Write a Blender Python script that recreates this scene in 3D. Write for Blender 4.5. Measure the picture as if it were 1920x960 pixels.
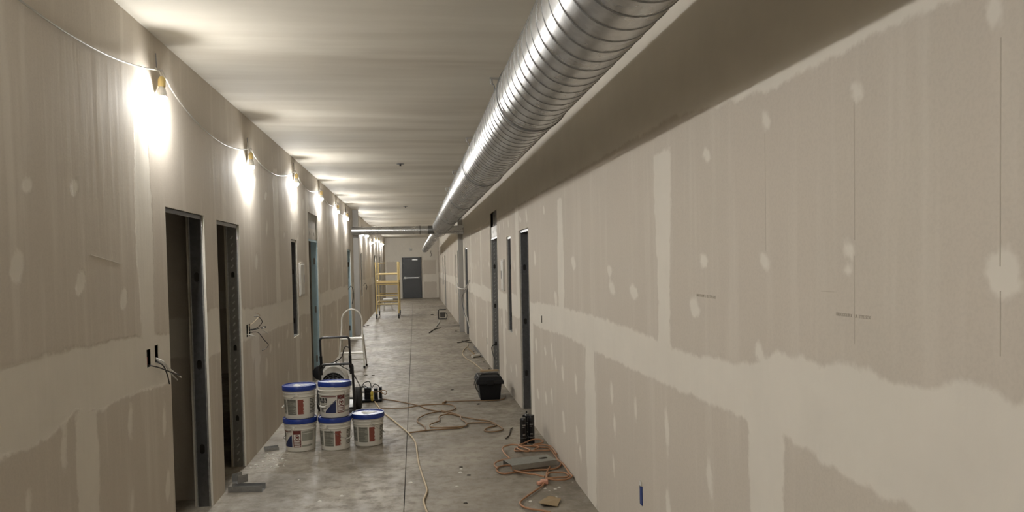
import bpy, bmesh, math, random
import numpy as np
from mathutils import Vector, Matrix, noise as mnoise

for o in list(bpy.data.objects):
    bpy.data.objects.remove(o, do_unlink=True)
scene = bpy.context.scene
COL = scene.collection
random.seed(7)
PI = math.pi

# ------------------------------------------------------------------ camera
EYE = Vector((0.0, 0.0, 1.72))
def camera():
    yaw, pitch, roll = math.radians(7.449), math.radians(-1.918), math.radians(-1.1227)
    fwd = Vector((math.sin(yaw) * math.cos(pitch), math.cos(yaw) * math.cos(pitch), math.sin(pitch)))
    r = Vector((math.cos(yaw), -math.sin(yaw), 0)); u = r.cross(fwd)
    r2 = r * math.cos(roll) + u * math.sin(roll); u2 = -r * math.sin(roll) + u * math.cos(roll)
    c = bpy.data.cameras.new('camera'); o = bpy.data.objects.new('camera', c); COL.objects.link(o)
    m = Matrix((r2, u2, -fwd)).transposed().to_4x4(); m.translation = EYE
    o.matrix_world = m
    c.sensor_width = 36; c.lens = 1390 / 1920 * 36; c.shift_y = 58.96 / 1920
    c.clip_start = 0.05; c.clip_end = 200
    scene.camera = o
camera()

# ------------------------------------------------------------------ world, exposure
w = bpy.data.worlds.new('world'); scene.world = w; w.use_nodes = True
w.node_tree.nodes['Background'].inputs[0].default_value = (0.0, 0.0, 0.0, 1)
w.node_tree.nodes['Background'].inputs[1].default_value = 0.0
vs = scene.view_settings
vs.view_transform = 'Standard'; vs.look = 'None'; vs.gamma = 1.0; vs.use_curve_mapping = False
vs.exposure = 0.65
BULB_STRENGTH = 1500.0
BULB_COLOR = (1.0, 0.985, 0.95)
scene.cycles.use_denoising = True
scene.cycles.max_bounces = 8; scene.cycles.diffuse_bounces = 5; scene.cycles.glossy_bounces = 4
scene.cycles.use_adaptive_sampling = True; scene.cycles.adaptive_threshold = 0.025
scene.cycles.sample_clamp_indirect = 8.0

# ------------------------------------------------------------------ sizes of the place (metres)
XL, XR, ZC, YEND, YBACK = -1.487, 1.2116, 3.094, 38.3, -6.0
WT = 0.125          # wall thickness
GB = 0.016          # gypsum board

# ---- traced positions: (y, z) on the walls, (x, y) on the floor
R_BAND_TOP = [(1.346, 1.414), (1.423, 1.433), (1.517, 1.441), (1.622, 1.408), (1.699, 1.404), (1.784, 1.405), (1.877, 1.421), (1.979, 1.421), (2.092, 1.393), (2.217, 1.405), (2.375, 1.402), (2.601, 1.326), (2.953, 1.313), (3.264, 1.299), (3.561, 1.313), (4.116, 1.335), (5.017, 1.348), (6.158, 1.344), (7.412, 1.323)]
R_BAND_BOT = [(1.66, 1.087), (1.808, 1.081), (2.037, 1.089), (2.289, 1.117), (2.747, 1.114), (3.138, 1.107), (3.924, 1.099), (5.195, 1.098), (5.955, 1.11), (7.278, 1.063)]
R_DABS = [(2.999, 1.714, 0.046, 0.036), (2.455, 1.711, 0.047, 0.037), (1.94, 1.738, 0.033, 0.045), (1.95, 1.681, 0.023, 0.018), (1.398, 1.678, 0.049, 0.051), (1.384, 1.716, 0.024, 0.029), (1.909, 2.173, 0.032, 0.032), (2.431, 2.193, 0.035, 0.036), (2.958, 2.151, 0.044, 0.039), (4.531, 1.659, 0.064, 0.04), (4.022, 1.541, 0.07, 0.048), (3.114, 1.511, 0.056, 0.051), (5.598, 1.712, 0.077, 0.057), (4.486, 1.55, 0.062, 0.046), (6.569, 0.906, 0.078, 0.078), (6.398, 0.823, 0.074, 0.077), (6.094, 0.782, 0.091, 0.082), (5.575, 0.775, 0.076, 0.083), (4.524, 0.894, 0.064, 0.075), (4.013, 0.876, 0.05, 0.073), (3.498, 0.885, 0.054, 0.113), (2.967, 0.798, 0.051, 0.101), (6.084, 0.378, 0.091, 0.11), (4.471, 0.702, 0.049, 0.088), (5.567, 0.384, 0.057, 0.085), (4.511, 0.44, 0.05, 0.069), (5.465, 0.265, 0.055, 0.075), (3.488, 0.516, 0.062, 0.075), (6.61, 0.487, 0.08, 0.079), (2.493, 1.375, 0.036, 0.042), (1.418, 2.22, 0.022, 0.038), (5.078, 0.439, 0.064, 0.096), (6.345, 1.399, 0.074, 0.066)]
R_STRIPS = [(3.519, 0.157, 1.29, 2.204), (5.109, 0.196, -0.058, 1.158), (2.458, 0.133, 0.822, 1.183), (6.102, 0.16, 1.318, 2.209)]
R_LINES = [(1.402, 1.692, 2.165), (1.401, 1.504, 1.641), (1.918, 1.764, 2.145), (1.92, 1.474, 1.72), (2.443, 1.744, 2.149)]
L_BAND_TOP = [(2.874, 1.377), (3.272, 1.388), (3.806, 1.383), (4.304, 1.362), (4.854, 1.33), (5.808, 1.433), (6.986, 1.352), (8.307, 1.344), (11.966, 1.312)]
L_BAND_BOT = [(2.849, 1.051), (3.198, 1.04), (3.441, 1.107), (3.656, 1.057), (4.046, 1.07), (4.623, 1.039), (5.841, 1.087), (8.26, 1.063)]
L_DABS = [(3.022, 1.741, 0.046, 0.064), (3.553, 1.668, 0.055, 0.062), (4.044, 1.573, 0.05, 0.065), (4.069, 0.932, 0.058, 0.088), (4.583, 0.839, 0.056, 0.111), (3.035, 0.841, 0.04, 0.073), (4.051, 0.516, 0.043, 0.081), (4.605, 0.419, 0.076, 0.099), (3.122, 2.063, 0.032, 0.037), (3.527, 2.095, 0.037, 0.043), (4.091, 1.306, 0.058, 0.041), (3.33, 0.963, 0.048, 0.089), (7.623, 0.717, 0.107, 0.104), (7.046, 0.995, 0.114, 0.145)]
L_STRIPS = [(3.551, 0.113, 0.635, 1.086), (4.373, 0.133, 1.323, 2.037), (10.793, 0.186, 1.27, 2.328)]
CORD_A = [(-0.521, 9.617), (-0.382, 9.508), (-0.221, 9.311), (0.009, 9.011), (0.101, 8.779), (0.202, 8.638), (0.301, 8.542), (0.468, 8.253), (0.615, 8.086), (0.766, 7.931), (0.828, 7.713), (0.861, 7.545), (0.807, 7.442), (0.716, 7.438), (0.668, 7.505), (0.716, 7.618), (0.81, 7.717), (0.758, 7.852), (0.656, 7.884), (0.532, 7.885), (0.495, 7.77), (0.433, 7.681), (0.321, 7.655), (0.174, 7.646), (0.065, 7.629), (-0.107, 7.553)]
CORD_B = [(-0.466, 8.933), (-0.392, 8.915), (-0.15, 8.881), (0.03, 8.984), (0.148, 9.024), (0.32, 8.995), (0.413, 8.916), (0.439, 8.733), (0.375, 8.577), (0.241, 8.577), (0.096, 8.437), (0.004, 8.243), (-0.01, 8.078), (0.022, 7.945), (0.067, 7.779), (0.07, 7.611)]
CORD_B2 = [(0.465, 8.138), (0.466, 8.273), (0.395, 8.368), (0.273, 8.336), (0.225, 8.212), (0.224, 8.044), (0.134, 7.893), (0.119, 7.784), (0.167, 7.714), (0.341, 7.684), (0.477, 7.722), (0.51, 7.854), (0.468, 8.081), (0.467, 8.234), (0.379, 8.452), (0.273, 8.611)]
CORD_C = [(0.312, 9.078), (0.338, 9.19), (0.393, 9.189), (0.681, 9.181), (0.966, 9.137), (1.078, 9.233), (1.125, 9.49)]
CORD_W = [(-0.545, 9.449), (-0.47, 9.022), (-0.403, 8.683), (-0.3, 8.311), (-0.174, 7.832), (-0.098, 7.528), (-0.036, 7.174), (-0.02, 6.827), (-0.006, 6.395), (0.021, 6.011), (0.051, 5.646), (0.042, 5.494), (0.024, 5.352), (0.037, 5.173), (0.053, 5.041), (0.068, 4.881)]
CORD_O_tail = [(0.958, 5.596), (0.924, 5.522), (0.877, 5.453), (0.799, 5.336), (0.725, 5.224), (0.701, 5.151), (0.71, 5.081), (0.751, 5.024), (0.809, 4.98), (0.877, 4.935)]
CORD_O_a = [(0.974, 5.634), (0.995, 5.735), (1.021, 5.861), (1.072, 6.012), (1.084, 6.117), (1.057, 6.172), (0.978, 6.226)]
CORD_O_loop = [(0.991, 5.693), (1.009, 5.775), (1.041, 5.83), (1.094, 5.84), (1.152, 5.812), (1.175, 5.746), (1.147, 5.694), (1.077, 5.687), (1.003, 5.691)]
CORD_O_b = [(0.98, 5.664), (1.062, 5.612), (1.138, 5.622), (1.192, 5.685), (1.209, 5.779), (1.218, 5.912), (1.194, 6.083), (1.167, 6.2)]
CORD_O_c = [(0.975, 5.707), (0.917, 5.772), (0.851, 5.829), (0.764, 5.931), (0.752, 6.03), (0.778, 6.107), (0.843, 6.13)]
CORD_O_d = [(0.788, 6.161), (0.723, 6.167), (0.665, 6.13), (0.633, 6.065), (0.641, 5.971), (0.686, 5.917), (0.773, 5.952), (0.905, 5.975), (1.054, 5.969), (1.14, 6.01), (1.2, 6.13), (1.219, 6.278), (1.223, 6.436), (1.214, 6.577), (1.181, 6.67), (1.102, 6.715), (1.024, 6.776), (0.969, 6.803), (0.893, 6.73), (0.864, 6.65), (0.884, 6.612), (0.97, 6.614), (1.037, 6.586), (1.18, 6.584)]
CORD_O_e = [(0.782, 6.266), (0.692, 6.247), (0.633, 6.161), (0.622, 6.091), (0.638, 6.006)]
CORD_O_f = [(0.772, 6.268), (0.756, 6.387), (0.745, 6.495), (0.749, 6.618), (0.782, 6.71), (0.844, 6.741), (0.9, 6.729), (0.992, 6.666), (1.125, 6.681), (1.208, 6.621), (1.22, 6.478), (1.203, 6.334)]
CORD_O_g = [(0.878, 6.619), (0.899, 6.517), (0.947, 6.466), (0.981, 6.5), (0.94, 6.606), (0.91, 6.698), (0.979, 6.771), (1.036, 6.858), (1.085, 6.884), (1.135, 6.87), (1.156, 6.808), (1.128, 6.739), (1.071, 6.707), (1.043, 6.67), (1.081, 6.591), (1.026, 6.518)]
CORD_FAR1 = [(0.324, 18.534), (0.484, 19.546), (0.647, 19.815)]
CORD_FAR2 = [(0.53, 20.196), (0.635, 21.244), (0.705, 22.427)]
CORD_TB = [(1.015, 11.5), (1.033, 11.788), (1.002, 12.234), (0.956, 12.787), (0.882, 13.321), (0.861, 14.05), (0.937, 14.738), (1.05, 15.284), (1.087, 15.792)]
TRASH = {'metal': [(1.191, 15.24), (1.178, 13.39)], 'tube': [(1.007, 13.439), (1.179, 13.626)], 'stick': [(1.03, 14.994), (1.083, 13.9)], 'flat': [(0.886, 16.073), (1.014, 16.256), (1.177, 16.55), (1.184, 15.869)], 'bits': [(1.198, 12.789), (1.086, 14.329), (1.201, 11.926)]}
STICK = [(0.839, 7.111), (0.895, 7.273), (0.937, 7.503), (0.968, 7.58)]
STUD = [(0.759, 6.128), (1.16, 6.249), (1.134, 6.023), (0.745, 5.922)]
CARD = [(0.833, 5.144), (0.838, 5.085), (0.952, 5.063), (1.005, 5.195), (0.929, 5.246), (0.894, 5.253)]
CHIPS = [(0.942, 5.502), (0.965, 5.444), (1.015, 5.474), (1.051, 5.508), (1.191, 5.62), (0.788, 5.225), (0.987, 5.285), (-1.373, 6.746), (-1.323, 6.772), (-1.299, 6.822), (-1.234, 6.612), (-1.416, 6.666), (-1.216, 6.823), (0.348, 6.172), (0.333, 6.062), (0.285, 5.686), (-0.071, 5.856), (0.384, 5.974), (0.954, 14.369), (-0.258, 8.208), (-0.394, 9.536), (-0.969, 6.108), (-0.728, 5.517), (-0.584, 5.616)]
DARKBITS = [(0.351, 6.221), (0.392, 5.972), (0.47, 10.093), (0.732, 8.979), (-0.599, 27.943), (0.549, 25.375), (1.118, 21.448), (1.008, 18.889), (-1.451, 21.278), (-1.356, 21.427), (0.322, 5.266), (-0.68, 11.722), (-0.797, 11.753)]
TRACK_A = [(-1.475, 5.842), (-1.209, 5.79), (-1.208, 6.009), (-1.461, 6.088)]
TRACK_B = [(-1.426, 7.116), (-1.359, 7.122), (-1.292, 7.209), (-1.385, 7.291)]

# ------------------------------------------------------------------ materials
def new_mat(name):
    m = bpy.data.materials.new(name); m.use_nodes = True
    nt = m.node_tree; b = nt.nodes['Principled BSDF']
    return m, nt, b
def N(nt, kind, **kw):
    n = nt.nodes.new(kind)
    for k, v in kw.items():
        if k.startswith('i_'):
            n.inputs[k[2:].replace('_', ' ')].default_value = v
        else:
            setattr(n, k, v)
    return n
def mix(nt, fac, a, b):
    n = nt.nodes.new('ShaderNodeMix'); n.data_type = 'RGBA'
    for i, v in ((0, fac), (6, a), (7, b)):
        if hasattr(v, 'links'): nt.links.new(v, n.inputs[i])
        else: n.inputs[i].default_value = v if not isinstance(v, tuple) else (v + (1,) if len(v) == 3 else v)
    return n.outputs[2]
def objcoord(nt, scale=(1, 1, 1)):
    t = nt.nodes.new('ShaderNodeTexCoord'); mp = nt.nodes.new('ShaderNodeMapping')
    mp.inputs['Scale'].default_value = scale
    nt.links.new(t.outputs['Object'], mp.inputs['Vector']); return mp.outputs[0]
def noise(nt, vec, scale, detail=4, rough=0.55):
    n = nt.nodes.new('ShaderNodeTexNoise'); n.inputs['Scale'].default_value = scale
    n.inputs['Detail'].default_value = detail; n.inputs['Roughness'].default_value = rough
    nt.links.new(vec, n.inputs['Vector']); return n.outputs['Fac']
def ramp(nt, fac, lo, hi, a=0.0, b=1.0):
    n = nt.nodes.new('ShaderNodeMapRange'); n.interpolation_type = 'SMOOTHSTEP'
    n.inputs[1].default_value = lo; n.inputs[2].default_value = hi
    n.inputs[3].default_value = a; n.inputs[4].default_value = b
    nt.links.new(fac, n.inputs[0]); return n.outputs[0]
def math_(nt, op, a, b):
    n = nt.nodes.new('ShaderNodeMath'); n.operation = op
    for i, v in ((0, a), (1, b)):
        if hasattr(v, 'links'): nt.links.new(v, n.inputs[i])
        else: n.inputs[i].default_value = v
    return n.outputs[0]
def bump(nt, b, h, strength, dist=0.01):
    n = nt.nodes.new('ShaderNodeBump'); n.inputs['Strength'].default_value = strength
    n.inputs['Distance'].default_value = dist
    nt.links.new(h, n.inputs['Height']); nt.links.new(n.outputs[0], b.inputs['Normal'])

def plain(name, col, rough=0.6, metal=0.0, var=0.12, scale=18.0, bmp=0.0):
    m, nt, b = new_mat(name)
    v = objcoord(nt)
    f = noise(nt, v, scale)
    c = mix(nt, f, tuple(x * (1 - var) for x in col), tuple(min(1, x * (1 + var)) for x in col))
    nt.links.new(c, b.inputs['Base Color'])
    b.inputs['Roughness'].default_value = rough; b.inputs['Metallic'].default_value = metal
    if bmp: bump(nt, b, noise(nt, v, scale * 6), bmp, 0.004)
    return m

PAPER = (0.58, 0.525, 0.45)
MUD = (0.72, 0.675, 0.595)
def drywall(name, streak=0.35):
    m, nt, b = new_mat(name)
    v = objcoord(nt)
    at = N(nt, 'ShaderNodeAttribute', attribute_name='mud').outputs['Fac']
    n1 = noise(nt, v, 9.0, 4, 0.65)
    n1b = math_(nt, 'MULTIPLY', math_(nt, 'SUBTRACT', n1, 0.5), 0.075)
    d = math_(nt, 'ADD', at, n1b)
    fac = ramp(nt, d, -0.008, 0.016)
    sv = objcoord(nt, (1, 7, 0.5))
    st = noise(nt, sv, 1.3, 3, 0.6)
    faint = ramp(nt, st, 0.48, 0.72, 0.0, streak)
    fine = noise(nt, v, 120.0, 1)
    big = noise(nt, v, 0.9, 2)
    paper = mix(nt, big, tuple(x * 0.93 for x in PAPER), tuple(x * 1.05 for x in PAPER))
    paper = mix(nt, ramp(nt, fine, 0.35, 0.75, 0.0, 0.18), paper, tuple(x * 0.72 for x in PAPER))
    paper = mix(nt, faint, paper, MUD)
    mud = mix(nt, noise(nt, v, 3.5, 3, 0.65), tuple(x * 0.9 for x in MUD), tuple(min(1, x * 1.06) for x in MUD))
    c = mix(nt, fac, paper, mud)
    nt.links.new(c, b.inputs['Base Color'])
    b.inputs['Roughness'].default_value = 0.85
    b.inputs['Specular IOR Level'].default_value = 0.25
    h = math_(nt, 'ADD', math_(nt, 'MULTIPLY', fac, 0.5), math_(nt, 'MULTIPLY', st, 1.2))
    h = math_(nt, 'ADD', h, math_(nt, 'MULTIPLY', fine, 0.08))
    bump(nt, b, h, 0.35, 0.006)
    return m
M_WALL_L = drywall('drywall_left', 0.45)
M_WALL_R = drywall('drywall_right', 0.25)
def end_wall_mat():
    return drywall('drywall_end', 0.2)
M_WALL_E = end_wall_mat()
def ceiling_mat():
    m, nt, b = new_mat('drywall_ceiling')
    v = objcoord(nt, (0.4, 3.2, 1)); v0 = objcoord(nt)
    st = noise(nt, v, 1.4, 5, 0.55)
    v2 = objcoord(nt, (0.25, 1.1, 1))
    bands = noise(nt, v2, 1.0, 3, 0.5)
    c = mix(nt, ramp(nt, st, 0.3, 0.7), (0.55, 0.505, 0.425), (0.69, 0.65, 0.565))
    c = mix(nt, ramp(nt, bands, 0.4, 0.62, 0, 0.6), c, (0.71, 0.675, 0.59))
    nt.links.new(c, b.inputs['Base Color']); b.inputs['Roughness'].default_value = 0.8
    b.inputs['Specular IOR Level'].default_value = 0.25
    h = math_(nt, 'ADD', st, math_(nt, 'MULTIPLY', noise(nt, v0, 30.0), 0.06))
    bump(nt, b, h, 0.3, 0.02)
    return m
M_CEIL = ceiling_mat()
def concrete():
    m, nt, b = new_mat('concrete')
    tc = nt.nodes.new('ShaderNodeNewGeometry'); v = tc.outputs['Position']
    n1 = noise(nt, v, 1.2, 4, 0.65); n2 = noise(nt, v, 9.0, 5, 0.7); n3 = noise(nt, v, 45.0, 2, 0.6)
    c = mix(nt, ramp(nt, n1, 0.32, 0.68), (0.18, 0.155, 0.12), (0.33, 0.295, 0.238))
    c = mix(nt, ramp(nt, n2, 0.44, 0.70, 0, 0.6), c, (0.125, 0.108, 0.083))
    n5 = noise(nt, v, 3.3, 6, 0.72)
    c = mix(nt, ramp(nt, n5, 0.54, 0.72, 0, 0.38), c, (0.13, 0.112, 0.085))
    c = mix(nt, ramp(nt, n3, 0.60, 0.75, 0, 0.3), c, (0.46, 0.42, 0.35))
    sm = N(nt, 'ShaderNodeMapping'); sm.inputs['Scale'].default_value = (1.0, 2.6, 1); nt.links.new(v, sm.inputs[0])
    n4 = noise(nt, sm.outputs[0], 4.2, 6, 0.75)
    c = mix(nt, ramp(nt, n4, 0.60, 0.74, 0, 0.5), c, (0.52, 0.475, 0.40))
    nt.links.new(c, b.inputs['Base Color'])
    nt.links.new(ramp(nt, n2, 0.3, 0.7, 0.42, 0.7), b.inputs['Roughness'])
    bump(nt, b, math_(nt, 'ADD', n2, math_(nt, 'MULTIPLY', n3, 0.4)), 0.25, 0.006)
    return m
M_CONC = concrete()
M_JOINT = plain('joint_filler', (0.05, 0.045, 0.04), 0.9)
M_GYP = plain('gypsum_edge', (0.62, 0.58, 0.5), 0.9, bmp=0.3, scale=60)
def galv(name, col, rough, spangle=0.12, metal=0.9):
    m, nt, b = new_mat(name)
    v = objcoord(nt)
    vo = nt.nodes.new('ShaderNodeTexVoronoi'); vo.inputs['Scale'].default_value = 45; nt.links.new(v, vo.inputs['Vector'])
    sep = nt.nodes.new('ShaderNodeSeparateColor'); nt.links.new(vo.outputs['Color'], sep.inputs[0])
    f = sep.outputs[0]
    c = mix(nt, f, tuple(x * (1 - spangle) for x in col), tuple(min(1, x * (1 + spangle)) for x in col))
    nt.links.new(c, b.inputs['Base Color'])
    b.inputs['Metallic'].default_value = metal
    nt.links.new(ramp(nt, noise(nt, v, 6.0), 0.3, 0.7, rough * 0.95, rough * 1.08), b.inputs['Roughness'])
    return m
M_DUCT = galv('galvanized_duct', (0.53, 0.53, 0.525), 0.28, 0.07)
M_LOCK = galv('spiral_lock_seam', (0.26, 0.26, 0.255), 0.45)
M_SEAM = galv('coupling_steel', (0.20, 0.20, 0.195), 0.45)
M_STUD = galv('galvanized_stud', (0.34, 0.34, 0.33), 0.42, 0.08)
M_STUD_DK = galv('dull_stud', (0.20, 0.20, 0.205), 0.42, 0.08)
M_TRACK = galv('galvanized_track', (0.62, 0.62, 0.60), 0.45)
M_OFFCUT = galv('offcut_steel', (0.36, 0.36, 0.33), 0.5, 0.06)
M_BLUE = plain('pale_blue_steel', (0.52, 0.70, 0.79), 0.5, 0.0, 0.1)
M_WHITE = plain('white_paint', (0.62, 0.60, 0.55), 0.5)
M_PANEL = plain('panel_paint', (0.50, 0.47, 0.42), 0.6)
M_PILASTER = plain('grey_board_pilaster', (0.37, 0.355, 0.33), 0.85, var=0.1, scale=2)
M_DARK = plain('void_shade_and_dark_parts', (0.07, 0.065, 0.06), 0.9)  # near black: painted shade in framing hollows, also the dark lens and pockets
M_GREYBOARD = plain('grey_board', (0.42, 0.41, 0.39), 0.9, var=0.3, scale=8)
M_DOOR = plain('door_charcoal', (0.065, 0.068, 0.072), 0.5, var=0.15, scale=3)
M_STEEL = plain('bright_steel', (0.55, 0.55, 0.54), 0.35, 0.9)
M_BLACK = plain('black_plastic', (0.008, 0.008, 0.009), 0.5)
M_BLACKTUBE = plain('black_powder_coat', (0.014, 0.014, 0.015), 0.35)
M_RUBBER = plain('black_rubber', (0.02, 0.019, 0.018), 0.75)
M_BUCKET = plain('bucket_white', (0.60, 0.57, 0.50), 0.45, var=0.06)
M_LID = plain('bucket_blue', (0.012, 0.035, 0.21), 0.35, var=0.15)
M_SMEAR = plain('dried_compound', (0.62, 0.62, 0.60), 0.8, var=0.1)
M_LGREY = plain('label_grey', (0.13, 0.125, 0.10), 0.6)
M_LGREEN = plain('label_grey_green', (0.27, 0.265, 0.22), 0.6)
M_LRED = plain('label_brick_red', (0.22, 0.055, 0.035), 0.6)
M_LDKRED = plain('label_dark_red', (0.12, 0.018, 0.014), 0.6)
M_LBLUE = plain('label_navy', (0.012, 0.02, 0.08), 0.6)
M_LBLACK = plain('label_black', (0.02, 0.02, 0.02), 0.6)
M_LWHITE = plain('label_white', (0.66, 0.64, 0.58), 0.6)
M_WIRE = plain('bail_wire', (0.28, 0.27, 0.25), 0.4, 0.8)
M_LADDER = plain('ladder_white', (0.66, 0.63, 0.56), 0.45)
M_BLACK.node_tree.nodes['Principled BSDF'].inputs['Specular IOR Level'].default_value = 0.25
M_YELLOW = plain('scaffold_yellow', (0.64, 0.50, 0.23), 0.5)
M_YPLUG = plain('yellow_plug', (0.55, 0.42, 0.06), 0.5)
M_PLY = plain('plywood', (0.30, 0.21, 0.11), 0.8)
M_CORD_TAN = plain('cord_tan', (0.225, 0.135, 0.065), 0.55)
M_CORD_ORANGE = plain('cord_orange', (0.35, 0.175, 0.085), 0.5)
M_CORD_WHITE = plain('cord_cream', (0.50, 0.40, 0.26), 0.55)
M_CORD_GREY = plain('cord_grey', (0.42, 0.40, 0.36), 0.5)
M_PLUG = plain('clear_pink_plug', (0.55, 0.28, 0.19), 0.35)
M_CARD = plain('cardboard', (0.30, 0.22, 0.125), 0.85)
M_SOCKET = plain('socket_ivory', (0.60, 0.45, 0.18), 0.5)
M_WIREBLK = plain('wire_black', (0.02, 0.018, 0.016), 0.5)
M_WIREWHT = plain('wire_white', (0.6, 0.58, 0.52), 0.5)
M_WIRERED = plain('wire_red', (0.25, 0.03, 0.02), 0.5)
M_BLUEBOX = plain('outlet_box_blue', (0.03, 0.06, 0.22), 0.5)
M_PENCIL = plain('pencil_mark', (0.46, 0.41, 0.34), 0.9)
M_INK = plain('board_print_ink', (0.42, 0.375, 0.31), 0.9)
M_CAN = plain('can_black', (0.010, 0.010, 0.011), 0.25)
M_CHIP = plain('plaster_chip', (0.62, 0.60, 0.54), 0.9)
M_BROWNBIT = plain('dark_debris', (0.05, 0.04, 0.03), 0.9)
def glow():
    m = bpy.data.materials.new('led_glow'); m.use_nodes = True; nt = m.node_tree
    nt.nodes.clear(); e = nt.nodes.new('ShaderNodeEmission'); o = nt.nodes.new('ShaderNodeOutputMaterial')
    e.inputs[0].default_value = BULB_COLOR + (1,); e.inputs[1].default_value = BULB_STRENGTH
    nt.links.new(e.outputs[0], o.inputs[0]); return m
M_GLOW = glow()

# ------------------------------------------------------------------ mesh helpers
def frame_from(d, up=Vector((0, 0, 1))):
    d = Vector(d).normalized()
    if abs(d.dot(up)) > 0.98: up = Vector((1, 0, 0))
    s = d.cross(up).normalized(); u = s.cross(d).normalized()
    return s, u, d
def smooth_path(pts, k=6, closed=False):
    P = [Vector(p) for p in pts]; n = len(P); out = []
    rng = range(n) if closed else range(n - 1)
    for i in rng:
        p1, p2 = P[i], P[(i + 1) % n]
        p0 = P[i - 1] if (i > 0 or closed) else p1 * 2 - p2
        p3 = P[(i + 2) % n] if (i + 2 < n or closed) else p2 * 2 - p1
        for j in range(k):
            t = j / k
            out.append(0.5 * ((2 * p1) + (-p0 + p2) * t + (2 * p0 - 5 * p1 + 4 * p2 - p3) * t * t + (-p0 + 3 * p1 - 3 * p2 + p3) * t ** 3))
    if not closed: out.append(P[-1])
    return out
def wloc(o):
    v = Vector((0, 0, 0))
    while o is not None: v = v + o.location; o = o.parent
    return v
class MB:
    def __init__(s): s.v = []; s.f = []; s.m = []
    def add(s, vs_, fs, mi=0):
        b = len(s.v); s.v += [tuple(p) for p in vs_]; s.f += [tuple(b + i for i in f) for f in fs]; s.m += [mi] * len(fs); return s
    def box(s, c, d, rot=None, mi=0):
        c = Vector(c); h = [x / 2 for x in d]
        P = [Vector((sx * h[0], sy * h[1], sz * h[2])) for sx in (-1, 1) for sy in (-1, 1) for sz in (-1, 1)]
        if rot is not None: P = [rot @ p for p in P]
        return s.add([p + c for p in P], [(0, 1, 3, 2), (4, 6, 7, 5), (0, 4, 5, 1), (2, 3, 7, 6), (0, 2, 6, 4), (1, 5, 7, 3)], mi)
    def span(s, a, b, mi=0):
        return s.box([(a[i] + b[i]) / 2 for i in range(3)], [abs(a[i] - b[i]) for i in range(3)], None, mi)
    def beam(s, p0, p1, w_, h_, mi=0):
        p0, p1 = Vector(p0), Vector(p1); a, u, d = frame_from(p1 - p0)
        R = Matrix((a, d, u)).transposed()
        return s.box((p0 + p1) / 2, (w_, (p1 - p0).length, h_), R, mi)
    def tube(s, pts, r, n=8, closed=False, mi=0):
        P = [Vector(p) for p in pts]; m_ = len(P); rings = []; up = None
        for i in range(m_):
            a = P[i - 1] if (i > 0 or closed) else P[i]; b = P[(i + 1) % m_] if (i + 1 < m_ or closed) else P[i]
            d = (b - a)
            if d.length < 1e-9: d = Vector((0, 0, 1))
            d.normalize()
            if up is None: _, up, _ = frame_from(d)
            side = d.cross(up)
            if side.length < 1e-4: _, up, _ = frame_from(d); side = d.cross(up)
            side.normalize(); up = side.cross(d).normalized()
            rr = r[i] if isinstance(r, (list, tuple)) else r
            rings.append([P[i] + (side * math.cos(2 * PI * k / n) + up * math.sin(2 * PI * k / n)) * rr for k in range(n)])
        vs_ = [p for rg in rings for p in rg]; fs = []
        for i in range(m_ if closed else m_ - 1):
            j = (i + 1) % m_
            for k in range(n):
                fs.append((i * n + k, i * n + (k + 1) % n, j * n + (k + 1) % n, j * n + k))
        if not closed:
            fs.append(tuple(reversed(range(n)))); fs.append(tuple((m_ - 1) * n + k for k in range(n)))
        return s.add(vs_, fs, mi)
    def cyl(s, p0, p1, r, n=16, mi=0): return s.tube([p0, p1], r, n, False, mi)
    def lathe(s, prof, n=24, M=None, mi=0):
        M = M or Matrix(); vs_ = []; fs = []
        for r, z in prof:
            for k in range(n):
                a = 2 * PI * k / n; vs_.append(M @ Vector((r * math.cos(a), r * math.sin(a), z)))
        for i in range(len(prof) - 1):
            for k in range(n):
                fs.append((i * n + k, i * n + (k + 1) % n, (i + 1) * n + (k + 1) % n, (i + 1) * n + k))
        if prof[0][0] > 1e-6: fs.append(tuple(reversed(range(n))))
        if prof[-1][0] > 1e-6: fs.append(tuple((len(prof) - 1) * n + k for k in range(n)))
        return s.add(vs_, fs, mi)
    def prism(s, poly, z0, z1, M=None, mi=0):
        M = M or Matrix(); n = len(poly)
        vs_ = [M @ Vector((x, y, z0)) for x, y in poly] + [M @ Vector((x, y, z1)) for x, y in poly]
        fs = [tuple(reversed(range(n))), tuple(range(n, 2 * n))] + [(i, (i + 1) % n, n + (i + 1) % n, n + i) for i in range(n)]
        return s.add(vs_, fs, mi)
    def build(s, name, mats, parent=None, smooth=0, bevel=0.0, world=True):
        off = wloc(parent) if (parent is not None and world) else Vector((0, 0, 0))
        me = bpy.data.meshes.new(name)
        me.from_pydata([tuple(Vector(p) - off) for p in s.v], [], s.f)
        mats = mats if isinstance(mats, (list, tuple)) else [mats]
        for m in mats: me.materials.append(m)
        if len(mats) > 1: me.polygons.foreach_set('material_index', s.m)
        me.validate(); 
        bm = bmesh.new(); bm.from_mesh(me); bmesh.ops.recalc_face_normals(bm, faces=bm.faces); bm.to_mesh(me); bm.free()
        if smooth:
            me.polygons.foreach_set('use_smooth', [True] * len(me.polygons))
            me.set_sharp_from_angle(angle=math.radians(smooth))
        o = bpy.data.objects.new(name, me); COL.objects.link(o)
        if parent is not None: o.parent = parent
        if bevel:
            b = o.modifiers.new('bevel', 'BEVEL'); b.width = bevel; b.segments = 2; b.limit_method = 'ANGLE'
        return o
def tag(o, label=None, cat=None, group=None, kind=None):
    if label: o['label'] = label
    if cat: o['category'] = cat
    if group: o['group'] = group
    if kind: o['kind'] = kind
    return o
def thing(name, loc, label, cat, group=None):
    o = bpy.data.objects.new(name, None); COL.objects.link(o); o.location = loc
    o.empty_display_size = 0.1
    return tag(o, label, cat, group)
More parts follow.
